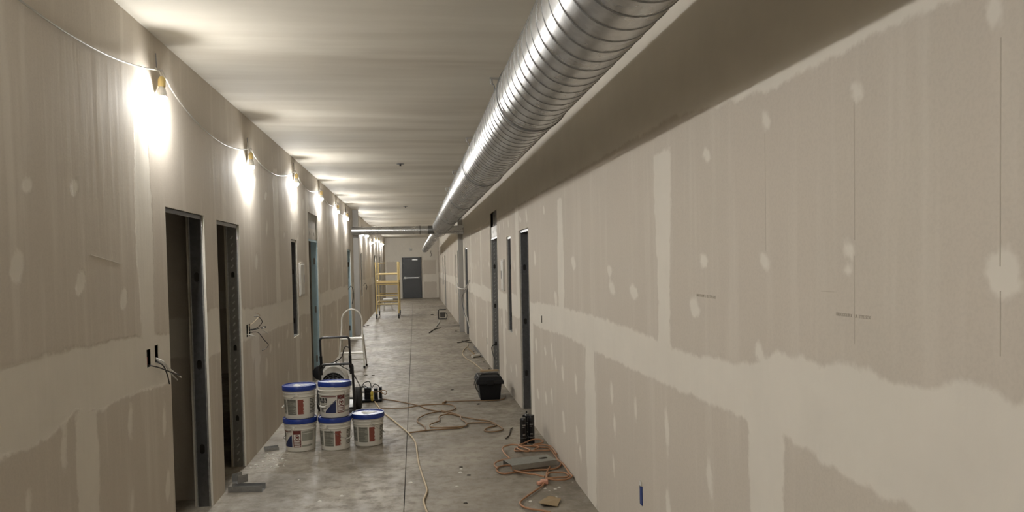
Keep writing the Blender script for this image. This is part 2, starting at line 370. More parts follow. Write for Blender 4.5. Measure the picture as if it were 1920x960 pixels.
def plate(name, outline, holes, thick, M, mat, parent=None):
    """flat plate with real holes; outline/holes are 2-D loops, M maps (u, v, depth) to the world"""
    cu = bpy.data.curves.new(name, 'CURVE'); cu.dimensions = '2D'; cu.fill_mode = 'BOTH'; cu.extrude = thick / 2
    for loop in [outline] + holes:
        sp = cu.splines.new('POLY'); sp.points.add(len(loop) - 1); sp.use_cyclic_u = True
        for p, q in zip(sp.points, loop): p.co = (q[0], q[1], 0, 1)
    ob = bpy.data.objects.new(name, cu); me = bpy.data.meshes.new_from_object(ob)
    bpy.data.objects.remove(ob); bpy.data.curves.remove(cu)
    off = wloc(parent) if parent is not None else Vector((0, 0, 0))
    me.transform(Matrix.Translation(-off) @ M)
    me.materials.clear(); me.materials.append(mat)
    o = bpy.data.objects.new(name, me); COL.objects.link(o)
    if parent is not None: o.parent = parent
    return o
def oval(cx, cy, rx, ry, n=14): return [(cx + rx * math.cos(2 * PI * k / n), cy + ry * math.sin(2 * PI * k / n)) for k in range(n)]
def slot(cx, cy, hw, hh, n=8):
    r = min(hw, hh); P = []
    for q, (sx, sy) in enumerate(((1, 1), (-1, 1), (-1, -1), (1, -1))):
        for k in range(n // 2 + 1):
            a = q * PI / 2 + k / (n // 2) * PI / 2
            P.append((cx + sx * (hw - r) + r * math.cos(a), cy + sy * (hh - r) + r * math.sin(a)))
    return P
def text_mesh(body, size, extr=0.0003, bold=0.0):
    cu = bpy.data.curves.new('lettering', 'FONT'); cu.body = body; cu.size = size; cu.extrude = extr; cu.resolution_u = 2; cu.offset = bold
    ob = bpy.data.objects.new('lettering', cu); me = bpy.data.meshes.new_from_object(ob)
    bpy.data.objects.remove(ob); bpy.data.curves.remove(cu)
    return me
def mapped(me, fn, name, mat, parent):
    off = wloc(parent)
    for v in me.vertices: v.co = Vector(fn(v.co)) - off
    me.materials.clear(); me.materials.append(mat)
    o = bpy.data.objects.new(name, me); COL.objects.link(o); o.parent = parent; return o

# ------------------------------------------------------------------ compound (mud) pattern on the boards, metres inside the edge
def n1(a, s): return np.array([mnoise.noise((float(x) * s, 3.1, 7.7)) for x in np.ravel(a)]).reshape(np.shape(a))
def mud_field(Y, Z, top, bot, strips, dabs, extra=None):
    yb = [p[0] for p in top]; s = np.full(Y.shape, -1.0)
    uy = Y[:, 0]
    wob = n1(uy, 1.3) * 0.05; 
    t = np.interp(uy, [p[0] for p in top], [p[1] for p in top]) + np.where((uy > yb[-1]) | (uy < yb[0]), wob, 0)
    b = np.interp(uy, [p[0] for p in bot], [p[1] for p in bot]) + np.where((uy > bot[-1][0]) | (uy < bot[0][0]), -wob, 0)
    s = np.maximum(s, np.minimum(t[:, None] - Z, Z - b[:, None]))
    for (y0, hw, z0, z1) in strips:
        wv = 0.02 * np.sin(Z * 5 + y0)
        s = np.maximum(s, np.minimum(np.minimum(hw + wv - abs(Y - y0), Z - z0), z1 - Z))
    for (y, z, ry, rz) in dabs:
        q = np.sqrt(((Y - y - 0.25 * ry * np.sin((Z - z) / rz * 2)) / ry) ** 2 + ((Z - z) / rz) ** 2)
        s = np.maximum(s, (1 - q) * min(ry, rz))
    if extra is not None: s = extra(s, Y, Z)
    return np.clip(s, -0.25, 0.25)
def axis_lines(lo, hi, steps, cuts):
    out = []; y = lo
    while y < hi - 1e-6:
        out.append(y)
        st = [q for a, q in steps if y >= a - 1e-9][-1]; y += st
    out.append(hi)
    out = [a for a in out if all(abs(a - c) > 0.006 for c in cuts)] + list(cuts)
    return sorted(set(round(a, 5) for a in out if lo - 1e-6 <= a <= hi + 1e-6))
def make_wall(name, x, sgn, openings, field, mat, ysteps):
    """corridor side wall: board face at x, room face at x + sgn*WT; openings = (y0, y1, z0, z1)"""
    yc = sorted({a for o in openings for a in o[:2]}); zc = sorted({a for o in openings for a in o[2:4]} | {ZC})
    ys = axis_lines(YBACK, YEND, ysteps, yc); zs = axis_lines(0, ZC, [(0, 0.03)], [z for z in zc if z > 0])
    Y, Z = np.meshgrid(ys, zs, indexing='ij')
    fld = field(Y, Z)
    ny, nz = len(ys), len(zs)
    verts = np.stack([np.full(Y.shape, x), Y, Z], -1).reshape(-1, 3)
    def inside(cy, cz): return any(o[0] < cy < o[1] and o[2] < cz < o[3] for o in openings)
    faces = []
    for i in range(ny - 1):
        cy = (ys[i] + ys[i + 1]) / 2; near = [o for o in openings if o[0] < cy < o[1]]
        for j in range(nz - 1):
            cz = (zs[j] + zs[j + 1]) / 2
            if any(o[2] < cz < o[3] for o in near): continue
            a = i * nz + j
            faces.append((a, a + nz, a + nz + 1, a + 1) if sgn > 0 else (a, a + 1, a + nz + 1, a + nz))
    V = [tuple(p) for p in verts]; attr = list(fld.reshape(-1)); mi = [0] * len(faces)
    def quad(P, m):
        b = len(V); V.extend(P); attr.extend([-0.25] * 4); faces.append((b, b + 1, b + 2, b + 3)); mi.append(m)
    # room-side face
    xb = x + sgn * WT
    ybs = [YBACK] + yc + [YEND]; zbs = [0] + [z for z in zc if z > 0]
    for i in range(len(ybs) - 1):
        for j in range(len(zbs) - 1):
            if inside((ybs[i] + ybs[i + 1]) / 2, (zbs[j] + zbs[j + 1]) / 2): continue
            quad([(xb, ybs[i], zbs[j]), (xb, ybs[i], zbs[j + 1]), (xb, ybs[i + 1], zbs[j + 1]), (xb, ybs[i + 1], zbs[j])], 0)
    # cut edges of both boards
    for (y0, y1, z0, z1) in openings:
        for xa, xe in ((x, x + sgn * GB), (xb - sgn * GB, xb)):
            quad([(xa, y0, z0), (xe, y0, z0), (xe, y0, z1), (xa, y0, z1)], 1)
            quad([(xa, y1, z0), (xe, y1, z0), (xe, y1, z1), (xa, y1, z1)], 1)
            quad([(xa, y0, z1), (xe, y0, z1), (xe, y1, z1), (xa, y1, z1)], 1)
            if z0 > 0: quad([(xa, y0, z0), (xe, y0, z0), (xe, y1, z0), (xa, y1, z0)], 1)
    me = bpy.data.meshes.new(name); me.from_pydata(V, [], faces)
    me.materials.append(mat); me.materials.append(M_GYP); me.polygons.foreach_set('material_index', mi)
    at = me.attributes.new('mud', 'FLOAT', 'POINT'); at.data.foreach_set('value', [float(a) for a in attr])
    o = bpy.data.objects.new(name, me); COL.objects.link(o); o['kind'] = 'structure'
    return o

# openings: (y0, y1, z0, z1, kind)
OP_L = [(4.73, 5.56, 0, 2.10, 'rough'), (5.90, 6.63, 0, 2.09, 'dimpled'), (9.33, 9.76, 0.85, 2.06, 'slot'),
        (10.85, 11.87, 0, 2.50, 'blue_door'), (16.98, 17.82, 0, 2.09, 'blue'), (19.35, 19.95, 0, 2.09, 'rough'), (21.1, 21.55, 0.85, 2.08, 'slot'),
        (28.0, 28.9, 0, 2.09, 'rough'), (29.6, 30.05, 0.85, 2.08, 'slot'), (32.4, 33.2, 0, 2.09, 'rough'),
        (4.335, 4.395, 1.175, 1.275, 'box'), (4.465, 4.52, 1.185, 1.285, 'box'), (6.79, 6.85, 1.105, 1.215, 'box'), (6.885, 6.945, 1.105, 1.215, 'box')]
OP_R = [(7.85, 8.58, 0, 2.09, 'rough'), (9.32, 9.76, 0.82, 2.06, 'slot'), (10.87, 11.87, 0, 2.51, 'steel_door'),
        (17.10, 18.02, 0, 2.09, 'rough'), (20.4, 21.2, 0, 2.09, 'rough'), (21.85, 22.25, 0.84, 2.0, 'slot'),
        (29.5, 30.4, 0, 2.06, 'rough'), (31.7, 32.5, 0.82, 2.02, 'slot'),
        (3.905, 3.965, 0.365, 0.475, 'box'), (7.07, 7.12, 1.13, 1.20, 'box'), (12.72, 12.80, 0.31, 0.43, 'box'), (20.05, 20.15, 0.40, 0.52, 'box')]
def more_dabs(y0, y1, step, seed):
    rnd = random.Random(seed); out = []; y = y0
    while y < y1:
        for z in (2.5, 2.16, 1.71, 0.88, 0.42):
            if rnd.random() < 0.8: out.append((y + rnd.uniform(-.04, .04), z + rnd.uniform(-.07, .07), rnd.uniform(.04, .07), rnd.uniform(.04, .09)))
        y += step
    return out
def more_strips(y0, y1, step, z0, z1, hw):
    out = []; y = y0
    while y < y1: out.append((y, hw, z0, z1)); y += step
    return out
def r_extra(s, Y, Z):
    edge = np.interp(Y, [1.5, 2.4, 2.9, 3.3], [2.29, 2.29, 2.33, 2.38])
    return np.maximum(s, Z - edge)
slim = lambda D: [(y, z, ry * .6, rz) if z < 1.05 else (y, z, ry, rz) for (y, z, ry, rz) in D]
R_ALL_DABS = slim(R_DABS) + more_dabs(6.9, 20, 0.52, 3) + more_dabs(-4, 1.2, 0.52, 4)
R_ALL_STRIPS = [(R_STRIPS[0][0], .11, 1.29, 2.25), (5.11, .15, -.1, 1.16), (2.46, .12, -.1, 1.15), (6.1, .12, 1.3, 2.25)] + more_strips(7.75, 37, 2.44, -.1, 1.1, .13) + more_strips(8.72, 37, 2.44, 1.3, 2.6, .13) + more_strips(-4.9, 1, 2.44, -.1, 1.1, .15)
L_ALL_DABS = slim(L_DABS) + more_dabs(7.3, 20, 0.52, 5) + more_dabs(-4, 2.7, 0.52, 6)
L_ALL_STRIPS = [(L_STRIPS[0][0], .10, -.1, 1.09), (4.37, .12, 1.32, 2.7), (10.8, .16, 1.3, 2.8), (4.25, .09, -.1, .0)] + more_strips(7.2, 37, 2.44, -.1, 1.1, .13) + more_strips(8.4, 37, 2.44, 1.3, 2.8, .13)
YSTEP = [(YBACK, 0.15), (1.0, 0.022), (7.2, 0.045), (12.0, 0.09), (20.0, 0.2)]
wall_left = make_wall('wall_left', XL, -1, [o[:4] for o in OP_L], lambda Y, Z: mud_field(Y, Z, L_BAND_TOP, L_BAND_BOT, L_ALL_STRIPS, L_ALL_DABS), M_WALL_L, YSTEP)
wall_right = make_wall('wall_right', XR, 1, [o[:4] for o in OP_R], lambda Y, Z: mud_field(Y, Z, R_BAND_TOP, R_BAND_BOT, R_ALL_STRIPS, R_ALL_DABS, r_extra), M_WALL_R, YSTEP)

# ------------------------------------------------------------------ floor, ceiling, end walls, rooms behind
fl = MB().box((-0.15, (YBACK + YEND) / 2, -0.06), (9.6, YEND - YBACK + 1, 0.08)).build('floor', M_JOINT); fl['kind'] = 'structure'
xj = [-4.9, -0.115, 4.6]; yj = [YBACK - .4, -1.2, 4.3, 9.82, 15.3, 20.8, 26.3, 31.8, YEND + .4]
for i in range(2):
    for j in range(len(yj) - 1):
        MB().span((xj[i] + .003, yj[j] + .003, -0.03), (xj[i + 1] - .003, yj[j + 1] - .003, 0.0)).build('slab', M_CONC, fl)
cl = MB().span((-4.9, YBACK - .4, ZC), (4.6, YEND + .4, ZC + 0.05)).build('ceiling', M_CEIL); cl['kind'] = 'structure'
def flat_wall(name, quadpts, ns, fld, mat):
    P = [Vector(p) for p in quadpts]; n, m_ = ns; V = []; A = []; Fc = []
    for i in range(n + 1):
        for j in range(m_ + 1):
            p = P[0].lerp(P[1], i / n).lerp(P[3].lerp(P[2], i / n), j / m_); V.append(tuple(p)); A.append(fld(p))
    for i in range(n):
        for j in range(m_):
            a = i * (m_ + 1) + j; Fc.append((a, a + m_ + 1, a + m_ + 2, a + 1))
    me = bpy.data.meshes.new(name); me.from_pydata(V, [], Fc); me.materials.append(mat)
    at = me.attributes.new('mud', 'FLOAT', 'POINT'); at.data.foreach_set('value', A)
    o = bpy.data.objects.new(name, me); COL.objects.link(o); o['kind'] = 'structure'; return o
def end_field(p):
    s = 0.25
    for (x0, x1, z0, z1) in ((-1.42, -0.76, 1.30, 1.88), (-1.42, -0.78, 0.1, 0.86), (0.44, 1.08, 1.22, 1.93), (0.46, 1.1, 0.03, 0.82)):
        s = min(s, -min(p.x - x0, x1 - p.x, p.z - z0, z1 - p.z))
    return s
flat_wall('wall_end', [(-1.6, YEND, 0), (1.35, YEND, 0), (1.35, YEND, ZC), (-1.6, YEND, ZC)], (60, 60), end_field, M_WALL_E)
flat_wall('wall_back', [(1.35, YBACK, 0), (-1.6, YBACK, 0), (-1.6, YBACK, ZC), (1.35, YBACK, ZC)], (4, 4), lambda p: 0.2, M_WALL_E)
room_band = lambda p: min(1.36 - p.z, p.z - 1.06)
flat_wall('wall_room_left', [(-4.8, YBACK, 0), (-4.8, YEND, 0), (-4.8, YEND, ZC), (-4.8, YBACK, ZC)], (8, 30), room_band, M_WALL_L)
flat_wall('wall_room_right', [(4.5, YEND, 0), (4.5, YBACK, 0), (4.5, YBACK, ZC), (4.5, YEND, ZC)], (8, 30), room_band, M_WALL_R)
for y in (5.74, 12.6, 20.1, 27.2):
    flat_wall('wall_partition_left', [(-4.8, y, 0), (XL - WT, y, 0), (XL - WT, y, ZC), (-4.8, y, ZC)], (4, 60), room_band, M_WALL_L)
for y in (9.0, 12.4, 19.6, 31.0):
    flat_wall('wall_partition_right', [(XR + WT, y, 0), (4.5, y, 0), (4.5, y, ZC), (XR + WT, y, ZC)], (4, 60), room_band, M_WALL_R)

# pilasters where the branch duct crosses
for nm, xa, xb in (('trim_1', XL, XL + 0.13), ('trim_2', XR - 0.115, XR)):
    MB().span((xa, 18.62, 0), (xb, 18.78, ZC)).build(nm, M_PILASTER)['kind'] = 'structure'

# ------------------------------------------------------------------ framing in the openings
def jamb_matrix(x_in, y, sgn, ny):
    """(u across the wall, v up, depth) -> world; the plate faces -y when ny < 0"""
    return Matrix(((sgn, 0, 0, x_in), (0, 0, 1, y), (0, 1, 0, 0), (0, 0, 0, 1)))
def frame_opening(wall, x, sgn, spec):
    y0, y1, z0, z1, kind = spec
    xa = x + sgn * GB; dep = WT - 2 * GB
    if kind == 'box': return
    mat = {'rough': M_STUD_DK, 'dimpled': M_STUD, 'slot': M_STUD_DK, 'blue_door': M_BLUE, 'blue': M_BLUE, 'steel_door': M_STUD}[kind]
    zt = 2.12 if kind.endswith('door') else z1
    near = (y0 + y1) / 2 < 14
    for y, ysg in ((y1, 1), (y0, -1)):
        holes = []
        if near and mat is not M_BLUE:
            for hz in (0.42, 1.03, 1.66):
                if z0 + .1 < hz < zt - .1: holes.append(slot(dep * .5, hz, 0.017, 0.035) if kind != 'dimpled' else [(dep * .5 - .014, hz - .02), (dep * .5 + .014, hz - .02), (dep * .5 + .014, hz + .015), (dep * .5 + .006, hz + .028), (dep * .5 - .006, hz + .028), (dep * .5 - .014, hz + .015)])
        plate('stud', [(0, z0), (dep, z0), (dep, zt), (0, zt)], holes, 0.004, jamb_matrix(xa, y - ysg * .004, sgn, 0), mat, wall)
        if holes:   # near-black sheet paints the shade of the hollow behind the knockouts
            MB().span((xa, y + ysg * .03, z0), (xa + sgn * dep, y + ysg * .034, zt)).build('stud_hollow_shade', M_DARK, wall)
        b = MB()
        for u in (0.002, dep - .008): b.span((xa + sgn * u, y - ysg * .006, z0), (xa + sgn * (u + .006), y - ysg * .011, zt))
        b.build('stud_lip', M_TRACK if (mat is M_STUD_DK or mat is M_STUD) else mat, wall)
        if kind in ('dimpled', 'steel_door') and ysg > 0:
            d = MB(); z = 0.06
            while z < zt - .05:
                if not any(abs(z - hz) < .07 for hz in (0.42, 1.03, 1.66)):
                    c = Vector((xa + sgn * dep * .5, y - .0065, z)); R = Matrix.Rotation(0.6, 3, 'Y')
                    d.box(c, (.010, .004, .030), R)
                z += 0.062
            d.build('stud_dimples', M_TRACK, wall)['kind'] = 'stuff'
    # head (and sill) track
    MB().span((xa, y0, zt - .004), (xa + sgn * dep, y1, zt)).build('head_track', mat, wall)
    b = MB().span((xa, y0, zt - .03), (xa + sgn * .003, y1, zt)); b.build('head_track_flange', mat if kind != 'slot' else M_TRACK, wall)
    if z0 > 0:
        MB().span((xa - sgn * .006, y0, z0), (xa + sgn * dep, y1, z0 + .012)).build('sill_track', M_TRACK, wall)
    if kind.endswith('door'):
        holes = [oval(y0 + .28, 2.205, .022, .03), oval(y1 - .28, 2.205, .022, .03)]
        Mx = Matrix(((0, 0, 1, xa + sgn * .006), (1, 0, 0, 0), (0, 1, 0, 0), (0, 0, 0, 1)))
        plate('header', [(y0, 2.12), (y1, 2.12), (y1, 2.285), (y0, 2.285)], holes, .004, Mx, M_WHITE if kind == 'steel_door' else M_PANEL, wall)
        MB().span((xa + sgn * .03, y0, 2.12), (xa + sgn * .034, y1, 2.285)).build('header_hollow_shade', M_DARK, wall)  # near-black sheet gives the header holes their shade by colour
        MB().span((xa + sgn * (.006 if kind == 'blue_door' else .05), y0, 2.285), (xa + sgn * (.01 if kind == 'blue_door' else .055), y1, z1)).build('transom_board', M_GREYBOARD, wall)
        for q in range(1, 3 if kind == 'steel_door' else 1):
            yy = y0 + (y1 - y0) * q / 3
            MB().span((xa + sgn * .004, yy - .02, 2.285), (xa + sgn * .044, yy + .02, z1)).build('cripple_stud', M_STUD, wall)
    if kind in ('blue_door',):
        b = MB()   # hinge mortises in the blue jamb
        for hz in (0.28, 1.05, 1.8): b.span((xa + sgn * .03, y1 - .012, hz - .05), (xa + sgn * .055, y1 - .016, hz + .05))
        b.build('hinge_pocket', M_STUD, wall)
    if kind == 'blue':
        b = MB()
        for hz in (0.25, 1.75): b.span((xa + sgn * .03, y1 - .012, hz - .06), (xa + sgn * .06, y1 - .016, hz + .06))
        b.build('hinge_pocket', M_DARK, wall)
for s_ in OP_L: frame_opening(wall_left, XL, -1, s_)
for s_ in OP_R: frame_opening(wall_right, XR, 1, s_)

MB().beam((XL + .0004, 3.66, 1.795), (XL + .0004, 4.02, 1.752), .0015, .002).build('scratch_mark', M_GYP, wall_left)
# pencil lines and board print on the right wall
for (y, z0, z1) in R_LINES:
    MB().span((XR - .0004, y - .0016, z0), (XR + .001, y + .0016, z1)).build('pencil_line', M_PENCIL, wall_right)
MB().span((XR - .0004, 2.02, 1.615), (XR + .001, 2.09, 1.6175)).build('pencil_line', M_PENCIL, wall_right)
def print_on_right(body, yl, yr, z, zr):
    me = text_mesh(body, 0.03); xs = [v.co.x for v in me.vertices]; k = (yl - yr) / (max(xs) - min(xs)); x0 = min(xs)
    mapped(me, lambda c: (XR - .0006 - c.z, yl - (c.x - x0) * k, z + (zr - z) * (c.x - x0) / (max(xs) - x0) + c.y * k * 1.1), 'board_print', M_INK, wall_right)
print_on_right('FIRECODE\u00ae X   UL TYPE SCX', 2.01, 1.845, 1.548, 1.548)
print_on_right('FIRECODE\u00ae X   UL TYPE SCX', 3.085, 2.88, 1.558, 1.556)

# ------------------------------------------------------------------ end door
dr = thing('door_1', (-0.145, YEND - .03, 0), None, None); dr['kind'] = 'structure'
MB().span((-0.585, YEND - .05, 0.012), (0.295, YEND - .005, 2.03)).build('door_leaf', M_DOOR, dr)
fr = MB()
fr.span((-0.64, YEND - .07, 0), (-0.592, YEND - .002, 2.085)); fr.span((0.302, YEND - .07, 0), (0.35, YEND - .002, 2.085)); fr.span((-0.64, YEND - .07, 2.037), (0.35, YEND - .002, 2.085))
fr.build('door_frame', M_DOOR, dr)
pb = MB().span((-0.55, YEND - .12, 1.02), (0.27, YEND - .09, 1.075)); pb.span((-.55, YEND - .12, 1.0), (-.45, YEND - .05, 1.1)); pb.span((.2, YEND - .12, 1.01), (.27, YEND - .05, 1.09))
pb.build('push_bar', M_STEEL, dr)
MB().span((-.12, YEND - .1, 1.93), (.15, YEND - .05, 2.0)).build('door_closer', M_STEEL, dr)
hb = MB()
for hz in (.25, 1.0, 1.8): hb.cyl((-.588, YEND - .058, hz - .05), (-.588, YEND - .058, hz + .05), .014, 8)
hb.build('door_hinge', M_STEEL, dr)
t = thing('wall_light_box', (-.18, YEND, 2.51), 'round white junction cover high on the far end wall above the door', 'fixture')
MB().lathe([(.09, 0), (.09, .02), (.05, .035), (0, .04)], 20, Matrix.Translation((-.18, YEND, 2.51)) @ Matrix.Rotation(PI / 2, 4, 'X')).build('cover', M_WHITE, t, 40)
MB().tube(smooth_path([(-.18, YEND - .03, 2.51), (-.17, YEND - .09, 2.48), (-.16, YEND - .07, 2.42)], 4), .006, 6).build('wire', M_WIREBLK, t)
t = thing('hanging_cable', (.85, YEND - .02, 2.1), 'short dark cable hanging from the far end wall right of the door', 'cable')
MB().tube(smooth_path([(.85, YEND - .02, 2.42), (.84, YEND - .05, 2.3), (.87, YEND - .05, 2.2), (.83, YEND - .04, 2.12)], 5), .012, 6).build('cable', M_WIREBLK, t)

# ------------------------------------------------------------------ ventilation duct
DX, DZ, DR = 0.642, 2.607, 0.190
duct = thing('ventilation_duct', (DX, 8, DZ), 'large round galvanized spiral duct hung under the ceiling along the right wall', 'duct')
def spiral_section(y0, y1, c0, r, pitch=0.119, seg=56):
    prof = [(0.0, 0.0), (0.40, 0.0), (0.475, 0.0), (0.485, 0.0025), (0.525, 0.0025), (0.535, 0.0), (0.61, 0.0)]
    V = []; Fc = []; rows = []; mi = []
    k0 = int(math.floor((y0 - 2.38) / pitch)) - 2; k1 = int(math.ceil((y1 - 2.38) / pitch)) + 1
    for k in range(k0, k1 + 1):
        for t, dr_ in prof:
            rows.append(((k + t) * pitch + 2.38, dr_))
    for (yy, dr_) in rows:
        for a in range(seg + 1):
            y = yy + pitch * a / seg; cl_ = min(max(y, y0), y1); d = dr_ if y0 < y < y1 else 0.0
            an = 2 * PI * a / seg - PI / 2
            V.append((c0[0] + (r + d) * math.cos(an), cl_, c0[1] + (r + d) * math.sin(an)))
    for i in range(len(rows) - 1):
        if rows[i + 1][0] + pitch < y0 or rows[i][0] > y1: continue
        for a in range(seg):
            q = i * (seg + 1) + a; Fc.append((q, q + 1, q + seg + 2, q + seg + 1)); mi.append(1 if i % len(prof) in (2, 3) else 0)
    return V, Fc, mi
coup = [-4.5, -1.6, 1.0, 3.89, 6.68, 9.44, 12.95, 15.6, 17.6]
for a, b_ in zip(coup[:-1], coup[1:]):
    V, Fc, mi_ = spiral_section(a, b_, (DX, DZ), DR)
    m_ = MB(); m_.add(V, Fc); m_.m = mi_; m_.build('duct_section', [M_DUCT, M_LOCK], duct, 30)
MY = lambda x, z: Matrix.Translation((x, 0, z)) @ Matrix.Rotation(-PI / 2, 4, 'X')
def ring(y0, y1, x, z, r, dr_):
    return MB().lathe([(r, y0), (r + dr_, y0 + .002), (r + dr_, y1 - .002), (r, y1)], 56, MY(x, z))
for y in coup[1:-1]:
    c = ring(y - .05, y + .05, DX, DZ, DR + .001, .002).build('coupling', M_DUCT, duct, 30)
    ring(y - .008, y + .008, DX, DZ, DR + .002, .007).build('coupling_bead', M_SEAM, c, 30)
# tee fitting, branch to both walls, reducer and the smaller far run
MB().lathe([(DR + .004, 17.58), (DR + .004, 18.95), (.145, 19.45), (.145, 19.6)], 48, MY(DX, DZ)).build('tee_fitting', M_DUCT, duct, 30)
ring(18.9, 18.93, DX, DZ, DR + .002, .008).build('coupling_bead', M_SEAM, duct, 30)
sm = MB(); n_ = 40; P0 = Vector((DX, 19.55, DZ)); P1 = Vector((.50, 35.0, 2.42))
sm.tube([P0.lerp(P1, k / 40) for k in range(41)], .145, 40); sm.build('far_run', M_DUCT, duct, 30)
for k in (.2, .42, .66, .9):
    p = P0.lerp(P1, k); MB().tube([p, p + (P1 - P0).normalized() * .03], .152, 40).build('coupling_bead', M_SEAM, duct, 30)
MB().tube([(XL - .05, 18.3, 2.56), (DX - .26, 18.3, 2.56)], .098, 32).build('branch_pipe', M_DUCT, duct, 30)
MB().tube([(DX - .30, 18.3, 2.56), (DX - .1, 18.3, 2.56)], .103, 32).build('branch_collar', M_SEAM, duct, 30)
MB().tube([(DX + .1, 18.3, 2.56), (XR - .1, 18.3, 2.56)], .098, 32).build('branch_pipe', M_DUCT, duct, 30)
MB().tube([(XR - .13, 18.3, 2.56), (XR + .02, 18.3, 2.56)], .115, 32).build('branch_collar', M_DUCT, duct, 30)
MB().tube([(DX - .5, 18.3, 2.56), (DX - .48, 18.3, 2.56)], .106, 32).build('branch_seam_ring', M_SEAM, duct, 30)
# hangers
for i, (y, lab) in enumerate(((-1.0, 'behind the viewer'), (2.6, 'nearest the viewer'), (5.51, 'beside the second duct joint'), (8.14, 'second nearest seen left of the duct'), (11.02, 'third seen left of the duct'), (13.48, 'fourth seen left of the duct'), (16.4, 'last before the branch duct'))):
    t = thing('duct_hanger', (0.63, y, ZC), 'small steel duct hanger hooked to the ceiling, ' + lab, 'hanger', 'duct hangers along the ceiling')
    MB().span((.585, y - .012, ZC - .012), (.665, y + .012, ZC)).build('ceiling_clip', M_STEEL, t)
    MB().tube(smooth_path([(.60, y, ZC - .01), (.605, y, ZC - .05), (.62, y, ZC - .08), (.625, y, DZ + DR - .005)], 4), .004, 6).build('hanger_wire', M_STUD_DK, t)
    MB().tube([(.59, y, ZC - .015), (.592, y, ZC - .045), (.60, y, ZC - .05)], .005, 6).build('hook', M_STEEL, t)

# ------------------------------------------------------------------ string of work lights on the left wall
def work_light(y, z, label, tilt):
    t = thing('work_light', (XL + .040, y, z), label, 'work light', 'string of bulbs along the left wall')
    t.rotation_euler = (tilt, 0, 0)
    MB().lathe([(0, -.034), (.014, -.031), (.024, -.023), (.030, 0)], 12).build('bulb', M_GLOW, t, 60, world=False)
    MB().lathe([(.0302, -.001), (.0305, .004), (.029, .022), (.022, .045), (.015, .058), (.013, .07)], 16).build('bulb_base', M_WHITE, t, 50, world=False)
    MB().lathe([(.018, .06), (.021, .065), (.021, .105), (.015, .118), (.006, .125)], 16).build('socket', M_SOCKET, t, 40, world=False)
    MB().tube([(0, 0, .12), (-.01, -.01, .15), (-.03, -.02, .17)], .004, 6).build('lead', M_WIREWHT, t, world=False)
    return t
BULBS = [(-3.2, 2.72), (-.5, 2.72), (2.05, 2.74), (4.61, 2.73), (7.00, 2.64), (9.63, 2.77), (12.15, 2.80), (14.75, 2.78), (16.75, 2.76), (19.5, 2.80), (21.6, 2.60), (23.9, 2.66), (26.1, 2.50), (28.6, 2.66), (31.1, 2.71), (33.3, 2.66), (35.4, 2.70)]
ORD = ['third', 'fourth', 'fifth', 'sixth', 'seventh', 'eighth', 'ninth', 'tenth', 'eleventh', 'twelfth', 'thirteenth']
for i, (y, z) in enumerate(BULBS):
    if i < 3: lab = 'bare hanging work bulb outside the picture, number %s behind the viewpoint' % ('three', 'two', 'one')[i]
    elif i == 3: lab = 'largest and nearest glowing bare bulb high on the left wall'
    elif i == 4: lab = 'second nearest glowing bare bulb on the left wall, hanging lower than its neighbours'
    elif i == len(BULBS) - 1: lab = 'farthest glowing bare bulb on the left wall beside the end wall'
    else: lab = '%s glowing bare bulb along the left wall, counting from the nearest' % ORD[i - 5]
    work_light(y, z, lab, math.radians(random.uniform(-8, 4)))
cord = thing('light_cord', (XL + .02, 8, 2.8), 'thin pale cord swagging between the bulbs along the left wall', 'cord')
for (ya, za), (yb, zb) in zip(BULBS[:-1], BULBS[1:]):
    pts = []
    for k in range(13):
        t_ = k / 12; sag = 0.14 * 4 * t_ * (1 - t_)
        x_ = XL + .012 + .03 * (2 * abs(t_ - .5)) ** 6
        pts.append((x_, ya + .02 + (yb - ya) * t_, za + .16 + (zb - za) * t_ - sag))
    MB().tube(smooth_path(pts, 2), .0045, 6).build('cord_swag', M_CORD_GREY, cord)
for (y, z) in BULBS:
    if y < 0: continue
    MB().tube([(XL + .03, y + .02, z + .155), (XL + .012, y + .02, z + .17), (XL + .008, y + .02, z + .26)], .0035, 6).build('hook_nail', M_STUD_DK, cord)

# ------------------------------------------------------------------ wall boxes, loose wires, panels
def elec_box(name, x, sgn, y0, y1, z0, z1, mat, label, cat='outlet box'):
    t = thing(name, (x, (y0 + y1) / 2, z0), label, cat)
    d = .06; b = MB(); e = .002
    b.span((x + sgn * d, y0, z0), (x + sgn * (d + .003), y1, z1))
    b.span((x + sgn * e, y0 - .002, z0), (x + sgn * d, y0, z1)); b.span((x + sgn * e, y1, z0), (x + sgn * d, y1 + .002, z1))
    b.span((x + sgn * e, y0, z0 - .002), (x + sgn * d, y1, z0)); b.span((x + sgn * e, y0, z1), (x + sgn * d, y1, z1 + .002))
    b.build('box', mat, t); return t
def wire(t, pts, mat, r=.004, name='wire'): return MB().tube(smooth_path(pts, 5), r, 6).build(name, mat, t)
t = elec_box('outlet_box', XL, -1, 4.335, 4.395, 1.175, 1.275, M_BROWNBIT, 'left of two dark outlet boxes cut into the near left wall, red wire inside')
MB().span((XL - .03, 4.35, 1.18), (XL - .012, 4.38, 1.23)).build('wire_nut', M_WIRERED, t)
wire(t, [(XL - .03, 4.37, 1.19), (XL + .03, 4.40, 1.17), (XL + .06, 4.50, 1.13), (XL + .09, 4.60, 1.09)], M_WIREBLK)
t = elec_box('outlet_box', XL, -1, 4.465, 4.52, 1.185, 1.285, M_BROWNBIT, 'right of two dark outlet boxes in the near left wall, wires hanging out')
wire(t, [(XL - .03, 4.49, 1.22), (XL + .03, 4.50, 1.19), (XL + .05, 4.57, 1.13), (XL + .08, 4.66, 1.07)], M_WIREWHT)
wire(t, [(XL - .03, 4.49, 1.20), (XL + .03, 4.49, 1.17), (XL + .045, 4.52, 1.11), (XL + .05, 4.54, 1.05)], M_WIREBLK)
